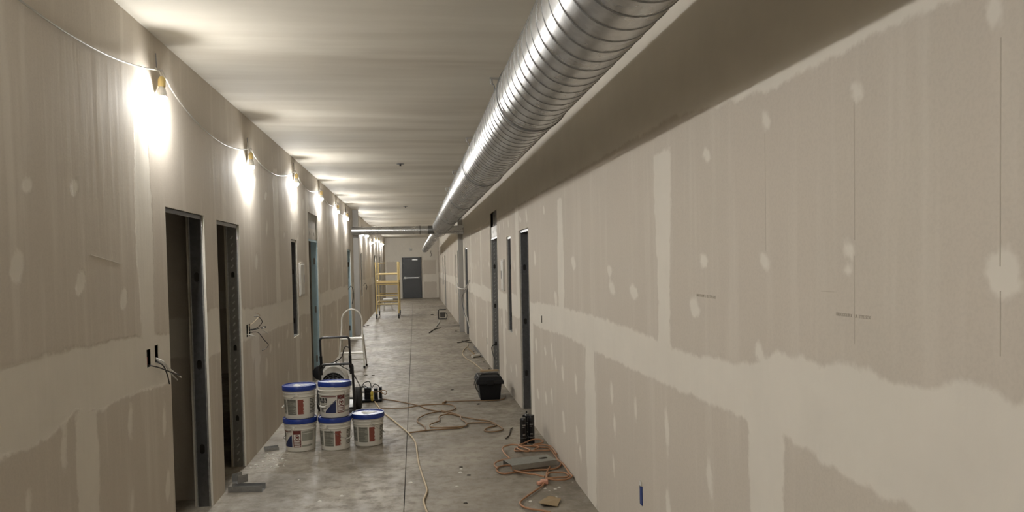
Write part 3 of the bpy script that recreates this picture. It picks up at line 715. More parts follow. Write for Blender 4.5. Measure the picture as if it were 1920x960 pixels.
wire(t, [(XL - .03, 4.49, 1.21), (XL + .03, 4.50, 1.18), (XL + .05, 4.55, 1.12), (XL + .07, 4.62, 1.06)], M_CORD_GREY)
t = elec_box('outlet_box', XL, -1, 6.79, 6.85, 1.105, 1.215, M_BROWNBIT, 'dark switch box in the left wall right beside the second door opening')
wire(t, [(XL - .03, 6.83, 1.13), (XL + .02, 6.86, 1.12), (XL + .05, 6.92, 1.10)], M_WIREWHT)
t = elec_box('outlet_box', XL, -1, 6.885, 6.945, 1.105, 1.215, M_BROWNBIT, 'switch box with curled black and white wires, second from the door opening')
wire(t, [(XL - .03, 6.91, 1.16), (XL + .05, 6.96, 1.17), (XL + .09, 7.02, 1.22), (XL + .07, 6.98, 1.27), (XL + .05, 6.88, 1.28)], M_WIREBLK, .0035)
wire(t, [(XL - .03, 6.92, 1.15), (XL + .05, 7.02, 1.16), (XL + .09, 7.16, 1.17), (XL + .07, 7.24, 1.15), (XL + .06, 7.14, 1.15)], M_WIREBLK, .0035)
wire(t, [(XL - .03, 6.92, 1.14), (XL + .05, 7.02, 1.15), (XL + .08, 7.14, 1.13), (XL + .1, 7.24, 1.09)], M_WIREWHT, .0035)
wire(t, [(XL - .03, 6.92, 1.13), (XL + .05, 7.0, 1.13), (XL + .08, 7.12, 1.05), (XL + .1, 7.22, .99), (XL + .08, 7.18, .955), (XL + .07, 7.08, .955)], M_WIREBLK, .0035)
wire(t, [(XL - .03, 6.92, 1.17), (XL + .04, 6.98, 1.24), (XL + .06, 7.08, 1.28), (XL + .05, 6.95, 1.31)], M_CORD_WHITE, .003)
t = elec_box('outlet_box', XR, 1, 3.905, 3.965, 0.365, 0.475, M_BLUEBOX, 'blue plastic outlet box low in the near right wall')
MB().prism([(-.004, -.004), (.026, -.004), (.026, .018), (.011, .026), (-.004, .018)], 0, .004, Matrix(((0, 0, -1, XR - .001), (1, 0, 0, 3.925), (0, 1, 0, .478), (0, 0, 0, 1)))).build('screw_ear', M_WHITE, t)
MB().span((XR - .004, 3.91, .37), (XR + .03, 3.945, .465)).build('cover_insert', M_BLUEBOX, t)
elec_box('outlet_box', XR, 1, 7.07, 7.12, 1.13, 1.20, M_BROWNBIT, 'small dark box hole in the right wall above the spray cans')
elec_box('outlet_box', XR, 1, 12.72, 12.80, 0.31, 0.43, M_BROWNBIT, 'low dark outlet box in the right wall beyond the punched steel door jamb')
elec_box('outlet_box', XR, 1, 20.05, 20.15, 0.40, 0.52, M_BROWNBIT, 'far low outlet box in the right wall beyond the pilaster')
def wall_panel(x, sgn, y0, y1, z0, z1, label):
    t = thing('wall_panel', (x, (y0 + y1) / 2, z0), label, 'access panel')
    MB().span((x, y0, z0), (x - sgn * .018, y1, z1)).build('panel_frame', M_PANEL, t, bevel=.003)
    d = MB().span((x - sgn * .018, y0 + .025, z0 + .025), (x - sgn * .024, y1 - .025, z1 - .025)).build('panel_door', M_WHITE, t, bevel=.002)
    MB().span((x - sgn * .024, y1 - .09, (z0 + z1) / 2 - .05), (x - sgn * .029, y1 - .06, (z0 + z1) / 2 + .06)).build('latch', M_STUD_DK, d)
wall_panel(XL, -1, 9.86, 10.22, 1.335, 1.77, 'flat white metal panel on the left wall between the slot and the blue door frame')
wall_panel(XR, 1, 9.99, 10.28, 1.335, 1.765, 'flat white metal panel on the right wall beside the narrow slot')
# dangling cables on the right wall by the pilaster
t = thing('loose_cable', (XR - .03, 17.0, .6), 'bundle of loose grey cables dangling down the right wall by the pilaster', 'cable')
wire(t, [(XR - .02, 16.4, 1.35), (XR - .07, 16.55, 1.15), (XR - .1, 17.2, 1.0), (XR - .1, 17.3, .75), (XR - .06, 16.8, .5), (XR - .03, 16.45, .28)], M_CORD_GREY, .011)
wire(t, [(XR - .02, 16.5, 1.3), (XR - .09, 16.9, 1.1), (XR - .12, 17.5, .9), (XR - .1, 17.2, .6), (XR - .04, 16.6, .38)], M_STUD_DK, .009)
wire(t, [(XR - .03, 16.5, 1.28), (XR - .1, 17.1, 1.14), (XR - .17, 18.3, 1.14), (XR - .13, 19.0, 1.22)], M_CORD_GREY, .009)
t = thing('loose_cable', (XL + .02, 17.5, 1.0), 'thin wire loop hanging at the farther blue door frame on the left', 'cable')
wire(t, [(XL + .01, 16.85, 1.2), (XL + .05, 17.1, 1.26), (XL + .06, 17.5, 1.15), (XL + .05, 17.7, .98), (XL + .04, 17.4, .85)], M_WIREBLK, .008)
t = thing('loose_cable', (XR - .02, 11.5, .3), 'short black cable end poking from the punched steel jamb on the right', 'cable')
wire(t, [(XR + .05, 11.82, .42), (XR - .02, 11.75, .38), (XR - .03, 11.5, .30), (XR - .02, 11.3, .24)], M_WIREBLK, .007)
t = thing('loose_cable', (XL + .02, 21.5, 1.0), 'small twist of wire by the far slot window on the left wall', 'cable')
wire(t, [(XL + .01, 21.7, 1.15), (XL + .06, 21.9, 1.2), (XL + .08, 22.2, 1.1), (XL + .05, 22.4, 1.0)], M_WIREBLK, .008)
# ceiling knock-outs
for (x, y, l) in ((-.16, 10.25, 'nearer'), (-.18, 17.72, 'farther')):
    t = thing('ceiling_box', (x, y, ZC), 'small dark ceiling wire stub, the %s of two on the centre line' % l, 'ceiling box')
    MB().lathe([(.05, ZC - .006), (.05, ZC + .001)], 16, Matrix.Translation((x, y, 0))).build('ring', M_STUD_DK, t)
    MB().cyl((x, y, ZC - .03), (x, y, ZC), .012, 8).build('stub', M_WIREBLK, t)

# ------------------------------------------------------------------ buckets of joint compound
BH = 0.262
def rad(z): return 0.133 + 0.013 * z / BH
def cpatch(mb, a0, a1, z0, z1, off=.0008, n=None, ztop=None):
    n = n or max(2, int(abs(a1 - a0) / 8)); V = []; Fc = []
    for k in range(n + 1):
        a = math.radians(a0 + (a1 - a0) * k / n)
        zt = z1 if ztop is None else ztop(k / n)
        for z in (z0, zt):
            V.append(((rad(z) + off) * math.sin(a), -(rad(z) + off) * math.cos(a), z))
    for k in range(n): Fc.append((2 * k, 2 * k + 2, 2 * k + 3, 2 * k + 1))
    mb.add(V, Fc)
def make_bucket():
    t = thing('compound_bucket', (0, 0, 0), 'bucket', 'bucket', 'joint compound buckets')
    MB().lathe([(.0, .004), (.125, .004), (.128, 0), (.133, .004), (rad(.2), .2), (rad(.2) + .006, .204), (rad(.2) + .006, .209), (rad(.21), .213), (rad(.235), .235), (rad(.236) + .007, .238), (rad(.24) + .007, .243), (rad(.245), .247), (rad(.27), .275), (.135, .275)], 48).build('body', M_BUCKET, t, 30, world=False)
    lid = MB().lathe([(.150, .262), (.156, .262), (.157, .268), (.157, .300), (.154, .306), (.148, .306), (.145, .298), (.0, .298)], 48).build('lid', M_LID, t, 30, world=False)
    P = []
    for k in range(26):
        a = 2 * PI * k / 26; r_ = (.055 + .018 * math.sin(3 * a + 1) + .010 * math.sin(7 * a)); P.append((r_ * math.cos(a) * 1.1, r_ * math.sin(a)))
    MB().prism(P, .2975, .2995).build('dried_smear', M_SMEAR, lid, world=False)
    # printed wrap: side A (text columns) is centred at 0 degrees, side B (logo) at 165 degrees
    g = MB(); rnd = random.Random(2)
    def lines(a0, a1, z0, z1, step, mb):
        z = z0
        while z < z1:
            hh = step * rnd.uniform(.35, .75); cpatch(mb, a0, a0 + (a1 - a0) * rnd.uniform(.6, 1), z, z + hh); z += step
    lines(-45, -7, .045, .182, .0095, g); cpatch(g, -45, -9, .168, .184, .0010)
    lines(-84, -54, .05, .178, .013, g); lines(46, 82, .05, .185, .014, g)
    g.build('label_text_lines', M_LGREY, t, world=False)['kind'] = 'stuff'
    b = MB(); cpatch(b, -45, -6, .04, .186, .0004); cpatch(b, -86, -52, .046, .182, .0004); cpatch(b, 205 - 4, 248, .10, .168, .0004); cpatch(b, 205 - 4, 248, .172, .192, .0008); cpatch(b, 205 - 4, 245, .045, .062, .0004)
    b.build('label_text_ground', M_LGREEN, t, world=False)['kind'] = 'stuff'
    r = MB(); jag = [random.Random(5).uniform(0, 1) for _ in range(20)]
    for k in range(18):
        z = .045 + k * .0077; cpatch(r, -1, 18 + 5 * random.Random(k).random(), z, z + .0077)
    r.build('label_red_column', M_LRED, t, world=False)
    nb = MB()
    cpatch(nb, 120, 163, .045, .05, .0008, 22, lambda q: .052 + .105 * q + .014 * ((q * 9) % 1.0))
    nb.build('label_navy_burst', M_LBLUE, t, world=False)
    dk = MB(); cpatch(dk, 98, 163, .186, .194)
    cpatch(dk, 168, 198, .044, .20, .0006)
    dk.build('label_red_box', M_LDKRED, t, world=False)
    wt = MB(); cpatch(wt, 170.5, 195.5, .110, .165, .0011)
    for k in range(4): cpatch(wt, 171, 195 - 3 * (k % 2), .052 + k * .0135, .060 + k * .0135, .0011)
    wt.build('label_white_field', M_LWHITE, t, world=False)['kind'] = 'stuff'
    em = MB()   # round emblem, a ring with a blot
    V = []; Fc = []
    for k in range(20):
        for rr, (a_, z_) in ((.0225, (0, 0)), (.017, (0, 0))):
            an = 2 * PI * k / 20; a = math.radians(183) + rr * math.cos(an) / .142; z = .137 + rr * math.sin(an) * 1.1
            V.append((.1428 * math.sin(a), -.1428 * math.cos(a), z))
    for k in range(20): q = 2 * k; w_ = (2 * k + 2) % 40; Fc.append((q, w_, w_ + 1, q + 1))
    em.add(V, Fc); V = []
    for k in range(14):
        an = 2 * PI * k / 14; rr = .011 + .003 * math.sin(3 * an); a = math.radians(184) + rr * math.cos(an) / .142; z = .139 + rr * math.sin(an)
        V.append((.1428 * math.sin(a), -.1428 * math.cos(a), z))
    em.add(V, [tuple(range(14))]); em.build('label_emblem', M_LDKRED, t, world=False)
    me = text_mesh('PLUS 3', .04, .0002, .003); xs = [v.co.x for v in me.vertices]; wd = max(xs) - min(xs); x0 = min(xs)
    for v in me.vertices:
        a = math.radians(84) + (v.co.x - x0) * (.112 / wd) / .142; z = .138 + v.co.y * 1.3
        rr = rad(z) + .0008 + v.co.z; v.co = (rr * math.sin(a), -rr * math.cos(a), z)
    me.materials.clear(); me.materials.append(M_LBLACK)
    o = bpy.data.objects.new('label_lettering', me); COL.objects.link(o); o.parent = t
    tl = MB(); lines(96, 128, .085, .13, .009, tl); lines(96, 118, .05, .08, .009, tl); tl.build('label_small_print', M_LGREY, t, world=False)['kind'] = 'stuff'
    # bail
    pts = []
    for k in range(25):
        a = PI * k / 24; pts.append(((rad(.2) + .012) * math.cos(a), -(rad(.2) + .012) * math.sin(a), .225 - .125 * math.sin(a) ** 1.2))
    h_ = MB().tube(pts, .0018, 6)
    hb_ = h_.build('bail_handle', M_WIRE, t, world=False)
    for sx in (-1, 1): MB().box((sx * (rad(.225) + .008), 0, .226), (.012, .022, .022)).build('bail_ear', M_BUCKET, hb_, bevel=.003, world=False)
    gp = [p for p in pts[10:15]]
    MB().tube(gp, .008, 8).build('grip', M_LWHITE, hb_, world=False)
    return t
def copy_tree(o, parent=None):
    c = o.copy(); COL.objects.link(c); c.parent = parent
    for ch in o.children: copy_tree(ch, c)
    return c
bk = make_bucket()
H_B = .304
BK = [((-1.107, 7.17, 0), 188, -105, 1.0, 'bottom left compound bucket of the stack, logo side facing the camera'),
      ((-.783, 7.15, 0), -6, 62, 1.0, 'bottom middle white compound bucket with grey text and brick red column'),
      ((-.482, 7.25, 0), -8, 100, 1.0, 'single unstacked white compound bucket with blue lid, right of the stack'),
      ((-1.107, 7.175, H_B), -2, -92, 1.0, 'top left white compound bucket, its handle grip sticking out toward the wall'),
      ((-.783, 7.16, H_B), 152, -40, 1.06, 'top right compound bucket with bold lettering and raised tilted blue lid')]
for i, (loc, rz, bz, sz, lab) in enumerate(BK):
    o = bk if i == 0 else copy_tree(bk)
    o.location = loc; o.rotation_euler = (0, 0, -math.radians(rz)); o.scale = (1, 1, sz); o['label'] = lab
    for ch in o.children:
        if ch.name.startswith('bail_handle'): ch.rotation_euler = (0, 0, math.radians(bz) + math.radians(rz))
        if i == 4 and ch.name.startswith('lid'): ch.rotation_euler = (math.radians(1.5), math.radians(-2.0), 0); ch.location.z = .004

# ------------------------------------------------------------------ wheeled blower cart
t = thing('blower_cart', (-.93, 8.9, 0), 'black tube-handled wheeled cart carrying a white blower behind the buckets', 'blower cart')
def arch(x0, x1, y, z0, z1, lean, r):
    pts = [(x0, y + lean * (z1 - z0), z0)]
    c = .035
    def yy(z): return y + lean * (z1 - z)
    pts += [(x0, yy(z1 - c), z1 - c)]
    for k in range(1, 6): a = PI / 2 * k / 5; pts.append((x0 + c - c * math.cos(a), yy(z1), z1 - c + c * math.sin(a)))
    for k in range(0, 6): a = PI / 2 * k / 5; pts.append((x1 - c + c * math.sin(a), yy(z1), z1 - c + c * math.cos(a)))
    pts += [(x1, yy(z0), z0)]
    return pts
MB().tube(arch(-1.08, -.755, 8.56, .48, .915, .2, .012), .0125, 10).build('upper_handle', M_BLACKTUBE, t, 40)
MB().tube(arch(-1.10, -.732, 8.62, .03, .60, .24, .014), .0145, 10).build('lower_frame', M_BLACKTUBE, t, 40)
b = MB(); b.cyl((-1.08, 8.63, .56), (-1.08, 8.60, .70), .0165, 10); b.cyl((-.755, 8.63, .56), (-.755, 8.60, .70), .0165, 10); b.build('handle_sleeve', M_BLACK, t, 40)
def wheel(t, x, y, r, wd):
    Mx = Matrix.Translation((x, y, r)) @ Matrix.Rotation(PI / 2, 4, 'Y')
    o = MB().lathe([(r * .55, -wd / 2), (r * .9, -wd / 2), (r, -wd * .36), (r, -wd * .12), (r * .97, -wd * .1), (r * .97, wd * .1), (r, wd * .12), (r, wd * .36), (r * .9, wd / 2), (r * .55, wd / 2)], 28, Mx).build('wheel', M_RUBBER, t, 30)
    MB().lathe([(.015, -wd * .55), (r * .5, -wd * .3), (r * .56, -wd * .4), (r * .56, wd * .4), (r * .5, wd * .3), (.015, wd * .55)], 20, Mx).build('hub', M_STUD_DK, o, 30)
wheel(t, -.708, 9.02, .135, .08); wheel(t, -1.14, 9.02, .135, .08)
MB().cyl((-1.16, 9.02, .135), (-.69, 9.02, .135), .012, 10).build('axle', M_BLACKTUBE, t)
b = MB(); b.span((-1.09, 8.76, .05), (-.76, 9.25, .075)); b.beam((-1.09, 8.76, .06), (-1.1, 9.03, .13), .03, .03); b.beam((-.745, 8.76, .06), (-.75, 9.03, .13), .03, .03); b.build('chassis', M_BLACKTUBE, t)
MS = Matrix.Translation((-.985, 9.0, .325)) @ Matrix.Diagonal((1, 1, 1.40, 1)) @ Matrix.Rotation(-PI / 2, 4, 'X')
hs = MB().lathe([(.125, -.06), (.150, -.07), (.168, -.04), (.172, .06), (.165, .16), (.12, .22), (0, .23)], 36, MS).build('blower_housing', M_WHITE, t, 40)
MS2 = Matrix.Translation((-.985, 8.99, .325)) @ Matrix.Rotation(-PI / 2, 4, 'X')
MB().lathe([(.138, -.06), (.134, -.085), (.125, -.06), (.09, .03), (.0, .05)], 36, MS2).build('intake_mouth', M_BLACK, hs, 40)
gr = MB()
for k in range(4): gr.tube([(-.985 + (.03 + .028 * k) * math.cos(2 * PI * j / 24), 8.915, .325 + (.03 + .028 * k) * math.sin(2 * PI * j / 24)) for j in range(24)], .0025, 5, True)
for k in range(6): a = PI * k / 6; gr.cyl((-.985 - .13 * math.cos(a), 8.918, .325 - .13 * math.sin(a)), (-.985 + .13 * math.cos(a), 8.918, .325 + .13 * math.sin(a)), .0025, 5)
gr.build('intake_grille', M_STUD_DK, hs)
MB().lathe([(0, -.05), (.05, -.05), (.085, -.035), (.09, 0), (.085, .035), (.05, .05), (0, .05)], 24, Matrix.Translation((-1.155, 9.12, .44)) @ Matrix.Rotation(PI / 2, 4, 'X')).build('motor_cap', M_BLACK, t, 40)
MB().tube(smooth_path([(-1.12, 9.0, .50), (-1.05, 8.9, .56), (-.95, 8.85, .60), (-.87, 8.8, .66), (-.83, 8.7, .76), (-.80, 8.62, .80), (-.755, 8.6, .78)], 5), .006, 6).build('power_lead', M_WIREBLK, t)
MB().tube(smooth_path([(-.95, 8.85, .60), (-.87, 8.8, .55), (-.77, 8.74, .50), (-.72, 8.8, .42), (-.68, 9.1, .25), (-.66, 9.4, .2)], 5), .006, 6).build('power_lead', M_WIREBLK, t)

# ------------------------------------------------------------------ power distribution box with plugs
t = thing('power_box', (-.59, 9.5, 0), 'low black power box with yellow plug and looping cords beside the cart wheel', 'power box')
MB().span((-.73, 9.40, .012), (-.45, 9.62, .035)).build('base_plate', M_BLACK, t, bevel=.006)
for (x, w_, h_, y) in ((-.625, .085, .175, 9.52), (-.525, .045, .165, 9.50), (-.468, .034, .17, 9.55)):
    o = MB().span((x - w_ / 2, y - .045, .03), (x + w_ / 2, y + .045, h_)).build('receptacle', M_BLACK, t, bevel=.006)
    MB().span((x - w_ * .3, y - .05, h_ * .55), (x + w_ * .3, y - .044, h_ * .8)).build('socket_face', M_RUBBER, o)
MB().span((-.73, 9.47, .115), (-.45, 9.49, .13)).build('carry_bar', M_BLACK, t)
o = MB().lathe([(.010, .02), (.018, .03), (.02, .075), (.014, .085), (.02, .095), (.02, .125), (.012, .14), (.007, .15)], 12, Matrix.Translation((-.567, 9.40, .0))).build('yellow_plug', M_YPLUG, t, 40)
for P in ([(-.70, 9.35, .19), (-.66, 9.4, .25), (-.60, 9.45, .255), (-.58, 9.5, .18)], [(-.70, 9.4, .2), (-.66, 9.42, .21), (-.63, 9.45, .19), (-.62, 9.5, .17)], [(-.57, 9.5, .17), (-.54, 9.5, .215), (-.50, 9.5, .20), (-.475, 9.53, .165)]):
    MB().tube(smooth_path(P, 6), .0055, 6).build('lead', M_WIREBLK, t)
MB().tube(smooth_path([(-.56, 9.42, .13), (-.50, 9.4, .13), (-.43, 9.4, .15), (-.385, 9.4, .13), (-.40, 9.4, .095), (-.44, 9.42, .11), (-.47, 9.46, .13)], 6), .006, 6).build('lead_loop', M_CORD_TAN, t)

# ------------------------------------------------------------------ step ladder
t = thing('step_ladder', (-1.07, 12.7, 0), 'small white folding step ladder with a tall rounded hoop handrail', 'ladder')
def lerp(a, b_, q): return a + (b_ - a) * q
pts = [(-1.285, 12.56, .02), (-1.262, 12.60, .37), (-1.235, 12.64, .68)]
for k in range(0, 13):
    a = PI * k / 12; pts.append((-1.066 - .168 * math.cos(a), 12.66, .79 + .20 * math.sin(a)))
pts += [(-.897, 12.64, .68), (-.885, 12.60, .37), (-.872, 12.56, .02)]
MB().tube(smooth_path(pts, 3), .013, 8).build('hoop_frame', M_LADDER, t, 50)
for z in (.26, .50):
    MB().span((-1.26, 12.56, z - .012), (-.885, 12.70 if z < .4 else 12.78, z + .012)).build('step', M_LADDER, t, bevel=.004)
MB().cyl((-1.25, 12.86, .12), (-.875, 12.86, .12), .009, 8).build('cross_bar', M_LADDER, t)
for x0, x1 in ((-1.235, -1.25), (-.885, -.855)):
    MB().tube([(x0, 12.68, .56), (x1, 12.90, .02)], .011, 8).build('rear_leg', M_PANEL, t, 50)
    MB().cyl((x1, 12.9, 0), (x1, 12.895, .035), .016, 8).build('rubber_foot', M_RUBBER, t)
for x in (-1.286, -.871): MB().cyl((x, 12.56, 0), (x, 12.56, .045), .018, 8).build('rubber_foot', M_RUBBER, t)

# ------------------------------------------------------------------ rolling scaffold
t = thing('rolling_scaffold', (-.89, 25, 0), 'narrow yellow rolling scaffold tower standing near the far end on the left', 'scaffold')
for y in (24.05, 25.85):
    for x in (-1.235, -.535):
        MB().cyl((x, y, .14), (x, y, 1.82), .024, 10).build('post', M_YELLOW, t, 50)
        c = MB().lathe([(.03, -.02), (.062, -.02), (.065, 0), (.062, .02), (.03, .02)], 18, Matrix.Translation((x, y, .065)) @ Matrix.Rotation(PI / 2, 4, 'Y')).build('caster', M_RUBBER, t, 40)
        MB().span((x - .03, y - .03, .06), (x + .03, y + .03, .16)).build('caster_fork', M_STUD_DK, c)
    for z in (1.43, 1.10, .74, .47) if y < 25 else (1.43, 1.10, .74, .47):
        MB().cyl((-1.235, y, z), (-.535, y, z), .02, 8).build('rung', M_YELLOW, t, 50)
MB().span((-1.22, 24.0, 1.13), (-.55, 25.9, 1.155)).build('platform', M_PLY, t)
for x in (-1.235, -.535):
    MB().span((x - .015, 24.05, 1.15), (x + .015, 25.85, 1.22)).build('side_rail', M_YELLOW, t)
    MB().cyl((x, 24.05, .5), (x, 25.85, .5), .018, 8).build('side_tube', M_YELLOW, t, 50)
MB().span((-1.235, 24.04, 1.15), (-.535, 24.06, 1.22)).build('end_rail', M_YELLOW, t)
MB().tube([(-1.2, 24.1, 1.75), (-1.0, 25.85, 1.8)], .012, 6).build('brace', M_YELLOW, t)
# white stool behind it
t = thing('work_stool', (-1.0, 29.0, 0), 'small white stool on the floor behind the yellow scaffold', 'stool')
MB().span((-1.24, 28.8, .36), (-.86, 29.2, .42)).build('seat', M_WHITE, t, bevel=.01)
for x in (-1.2, -.9):
    for y in (28.85, 29.15): MB().beam((x, y, 0), (x, y, .37), .035, .035).build('leg', M_WHITE, t)
MB().span((-1.2, 28.84, .15), (-.9, 28.86, .19)).build('rail', M_WHITE, t)

# ------------------------------------------------------------------ far flood lamp
t = thing('flood_lamp', (.78, 23.05, 0), 'black portable flood lamp on a tube stand, far on the floor near the right wall', 'flood lamp')
MB().tube([(.93, 23.0, .31), (.72, 23.0, .31), (.70, 23.0, .29), (.70, 23.0, .04), (.72, 23.0, .02), (.94, 23.0, .02)], .016, 8).build('stand', M_BLACKTUBE, t, 50)
MB().tube([(.70, 23.0, .02), (.72, 23.2, .02), (.92, 23.2, .02), (.94, 23.0, .02)], .014, 8).build('stand_foot', M_BLACKTUBE, t, 50)
o = MB().span((.75, 22.98, .07), (.90, 23.08, .22)).build('lamp_head', M_BLACK, t, bevel=.01)
MB().span((.765, 22.972, .085), (.885, 22.98, .205)).build('lens', M_DARK, o)
MB().tube([(.94, 23.0, .02), (.97, 23.0, .14), (.90, 23.02, .22)], .01, 8).build('strut', M_BLACKTUBE, t)

# ------------------------------------------------------------------ tool box
t = thing('tool_box', (.905, 9.42, 0), 'black plastic lidded tool box on the floor near the right wall', 'tool box')
b = MB(); b.prism([(.775, 9.22), (1.035, 9.22), (1.035, 9.62), (.775, 9.62)], .0, .01)
def frus(mb, a, b_, z0, z1):
    V = [(a[0], a[2], z0), (a[1], a[2], z0), (a[1], a[3], z0), (a[0], a[3], z0), (b_[0], b_[2], z1), (b_[1], b_[2], z1), (b_[1], b_[3], z1), (b_[0], b_[3], z1)]
    mb.add(V, [(3, 2, 1, 0), (4, 5, 6, 7), (0, 1, 5, 4), (1, 2, 6, 5), (2, 3, 7, 6), (3, 0, 4, 7)])
b = MB(); frus(b, (.782, 1.03, 9.225, 9.60), (.762, 1.05, 9.20, 9.62), 0, .215); b.build('body', M_BLACK, t, bevel=.012)
l = MB(); frus(l, (.735, 1.075, 9.17, 9.65), (.738, 1.072, 9.175, 9.645), .205, .25); frus(l, (.745, 1.065, 9.18, 9.64), (.765, 1.045, 9.22, 9.60), .25, .295)
lid = l.build('lid', M_BLACK, t, bevel=.008)
o = MB().span((.865, 9.155, .20), (.945, 9.175, .262)).build('latch', M_BLACK, lid, bevel=.005)
MB().tube(smooth_path([(.79, 9.30, .285), (.80, 9.30, .315), (.86, 9.30, .322), (.95, 9.30, .322), (1.01, 9.30, .315), (1.02, 9.30, .285)], 4), .011, 8).build('carry_handle', M_RUBBER, lid, 50)
MB().tube(smooth_path([(.75, 9.2, .27), (.72, 9.18, .20), (.735, 9.2, .14), (.765, 9.21, .10)], 5), .006, 6).build('strap', M_RUBBER, t)
MB().tube(smooth_path([(.76, 9.22, .30), (.715, 9.2, .26), (.70, 9.19, .20)], 5), .005, 6).build('strap', M_RUBBER, t)
t2 = thing('wood_scrap', (.93, 9.5, .30), 'thin dark brown scrap lying on top of the black tool box', 'scrap')
MB().prism([(.80, 9.45), (1.04, 9.47), (1.05, 9.56), (.82, 9.60)], .327, .335).build('sheet', M_PLY, t2)

# ------------------------------------------------------------------ spray cans
def can(x, y, h_, cap, label):
    t = thing('spray_can', (x, y, 0), label, 'spray can', 'black spray cans by the right wall')
    MB().lathe([(.030, 0), (.033, .003), (.033, h_ - .02), (.0335, h_ - .018), (.033, h_ - .014), (.025, h_ - .002), (.018, h_)], 24, Matrix.Translation((x, y, 0))).build('body', M_CAN, t, 40)
    MB().lathe([(.0333, .06), (.0336, .062), (.0336, .064), (.0333, .066)], 24, Matrix.Translation((x, y, 0))).build('bottom_band', M_STUD_DK, t)
    lb = MB(); 
    for (a0, a1, z0, z1) in ((-30, 25, .18, .19), (-30, 10, .165, .170), (-20, 20, .09, .10)):
        V = []; Fc = []
        for k in range(7):
            a = math.radians(a0 + (a1 - a0) * k / 6)
            for z in (z0, z1): V.append((x + .0336 * math.sin(a), y - .0336 * math.cos(a), z))
        for k in range(6): Fc.append((2 * k, 2 * k + 2, 2 * k + 3, 2 * k + 1))
        lb.add(V, Fc)
    lb.build('label_print', M_STUD, t)
    if cap: MB().lathe([(.0335, h_ - .02), (.0335, h_ + .03), (.031, h_ + .035), (0, h_ + .035)], 24, Matrix.Translation((x, y, 0))).build('cap', M_CAN, t, 40)
    else:
        MB().lathe([(.019, h_ - .004), (.019, h_ + .004), (.012, h_ + .008)], 16, Matrix.Translation((x, y, 0))).build('dome', M_STUD, t, 40)
        MB().lathe([(.008, h_ + .005), (.008, h_ + .018), (.006, h_ + .026)], 12, Matrix.Translation((x, y, 0))).build('nozzle', M_BLACK, t, 40)
can(.985, 6.90, .25, False, 'front left uncapped black spray can standing by the right wall')
can(1.062, 6.93, .232, True, 'capped black spray can, rightmost of the three by the wall')
can(1.035, 7.02, .262, False, 'rear uncapped black spray can behind the other two')

# ------------------------------------------------------------------ cords on the floor
def cord_path(P, z=.008, amp=.004, seed=1, zadd=None):
    rnd = random.Random(seed); n = len(P)
    return smooth_path([(min(x, XR - .02), y, z + abs(math.sin(i * 1.9 + seed)) * amp + (zadd(i / max(1, n - 1)) if zadd else 0)) for i, (x, y) in enumerate(P)], 6)
def floor_cord(name, parts, mat, r, label, cat='extension cord'):
    x = sum(p[0] for p in parts[0]) / len(parts[0]); y = sum(p[1] for p in parts[0]) / len(parts[0])
    t = thing(name, (x, y, 0), label, cat)
    for i, P in enumerate(parts): MB().tube(cord_path(P, r + .0005 + .004 * i, .004, i + 1), r, 8).build('cord', mat, t, 60)
    return t
t = floor_cord('extension_cord', [CORD_A, CORD_B, CORD_B2], M_CORD_TAN, .0075, 'long tan extension cord tangled in loops across the middle of the floor')
t = floor_cord('extension_cord', [CORD_C], M_CORD_TAN, .006, 'short tan cord running along the floor to the black tool box')
MB().cyl((.305, 9.08, .012), (.345, 9.19, .012), .014, 8).build('plug', M_CORD_TAN, t)
t = floor_cord('extension_cord', [CORD_W], M_CORD_WHITE, .008, 'cream coloured cord snaking toward the camera past the buckets')
MB().tube(smooth_path([(-.565, 9.39, .03), (-.555, 9.43, .012), (CORD_W[0][0], CORD_W[0][1], .01)], 4), .007, 6).build('cord', M_CORD_WHITE, t)
t = floor_cord('extension_cord', [CORD_O_d, CORD_O_tail, CORD_O_a, CORD_O_loop, CORD_O_b, CORD_O_c, CORD_O_e, CORD_O_f, CORD_O_g], M_CORD_ORANGE, .0075, 'orange extension cord coiled on the floor against the near right wall')
pl = MB(); pl.beam((.925, 5.61, .02), (.985, 5.60, .022), .05, .034); pl.beam((.90, 5.575, .017), (.94, 5.60, .02), .04, .028)
pl.build('plug', M_PLUG, t, bevel=.008)
t = floor_cord('extension_cord', [CORD_TB], M_CORD_WHITE, .008, 'pale cord leading from behind the tool box along the right wall', 'cord')
for nm, P, lab in (('cord_scrap', CORD_FAR1, 'bent dark cord scrap lying far down the corridor, nearer of two'), ('cord_scrap', CORD_FAR2, 'thin cord scrap near the far flood lamp on the floor')):
    floor_cord(nm, [P], M_BROWNBIT if 'bent' in lab else M_CORD_GREY, .012, lab, 'cord')
t = thing('wire_stick', (.9, 7.35, 0), 'short thin dark stick on the floor left of the spray cans', 'stick')
MB().tube(cord_path(STICK, .006, .004), .0055, 6).build('stick', M_BROWNBIT, t)

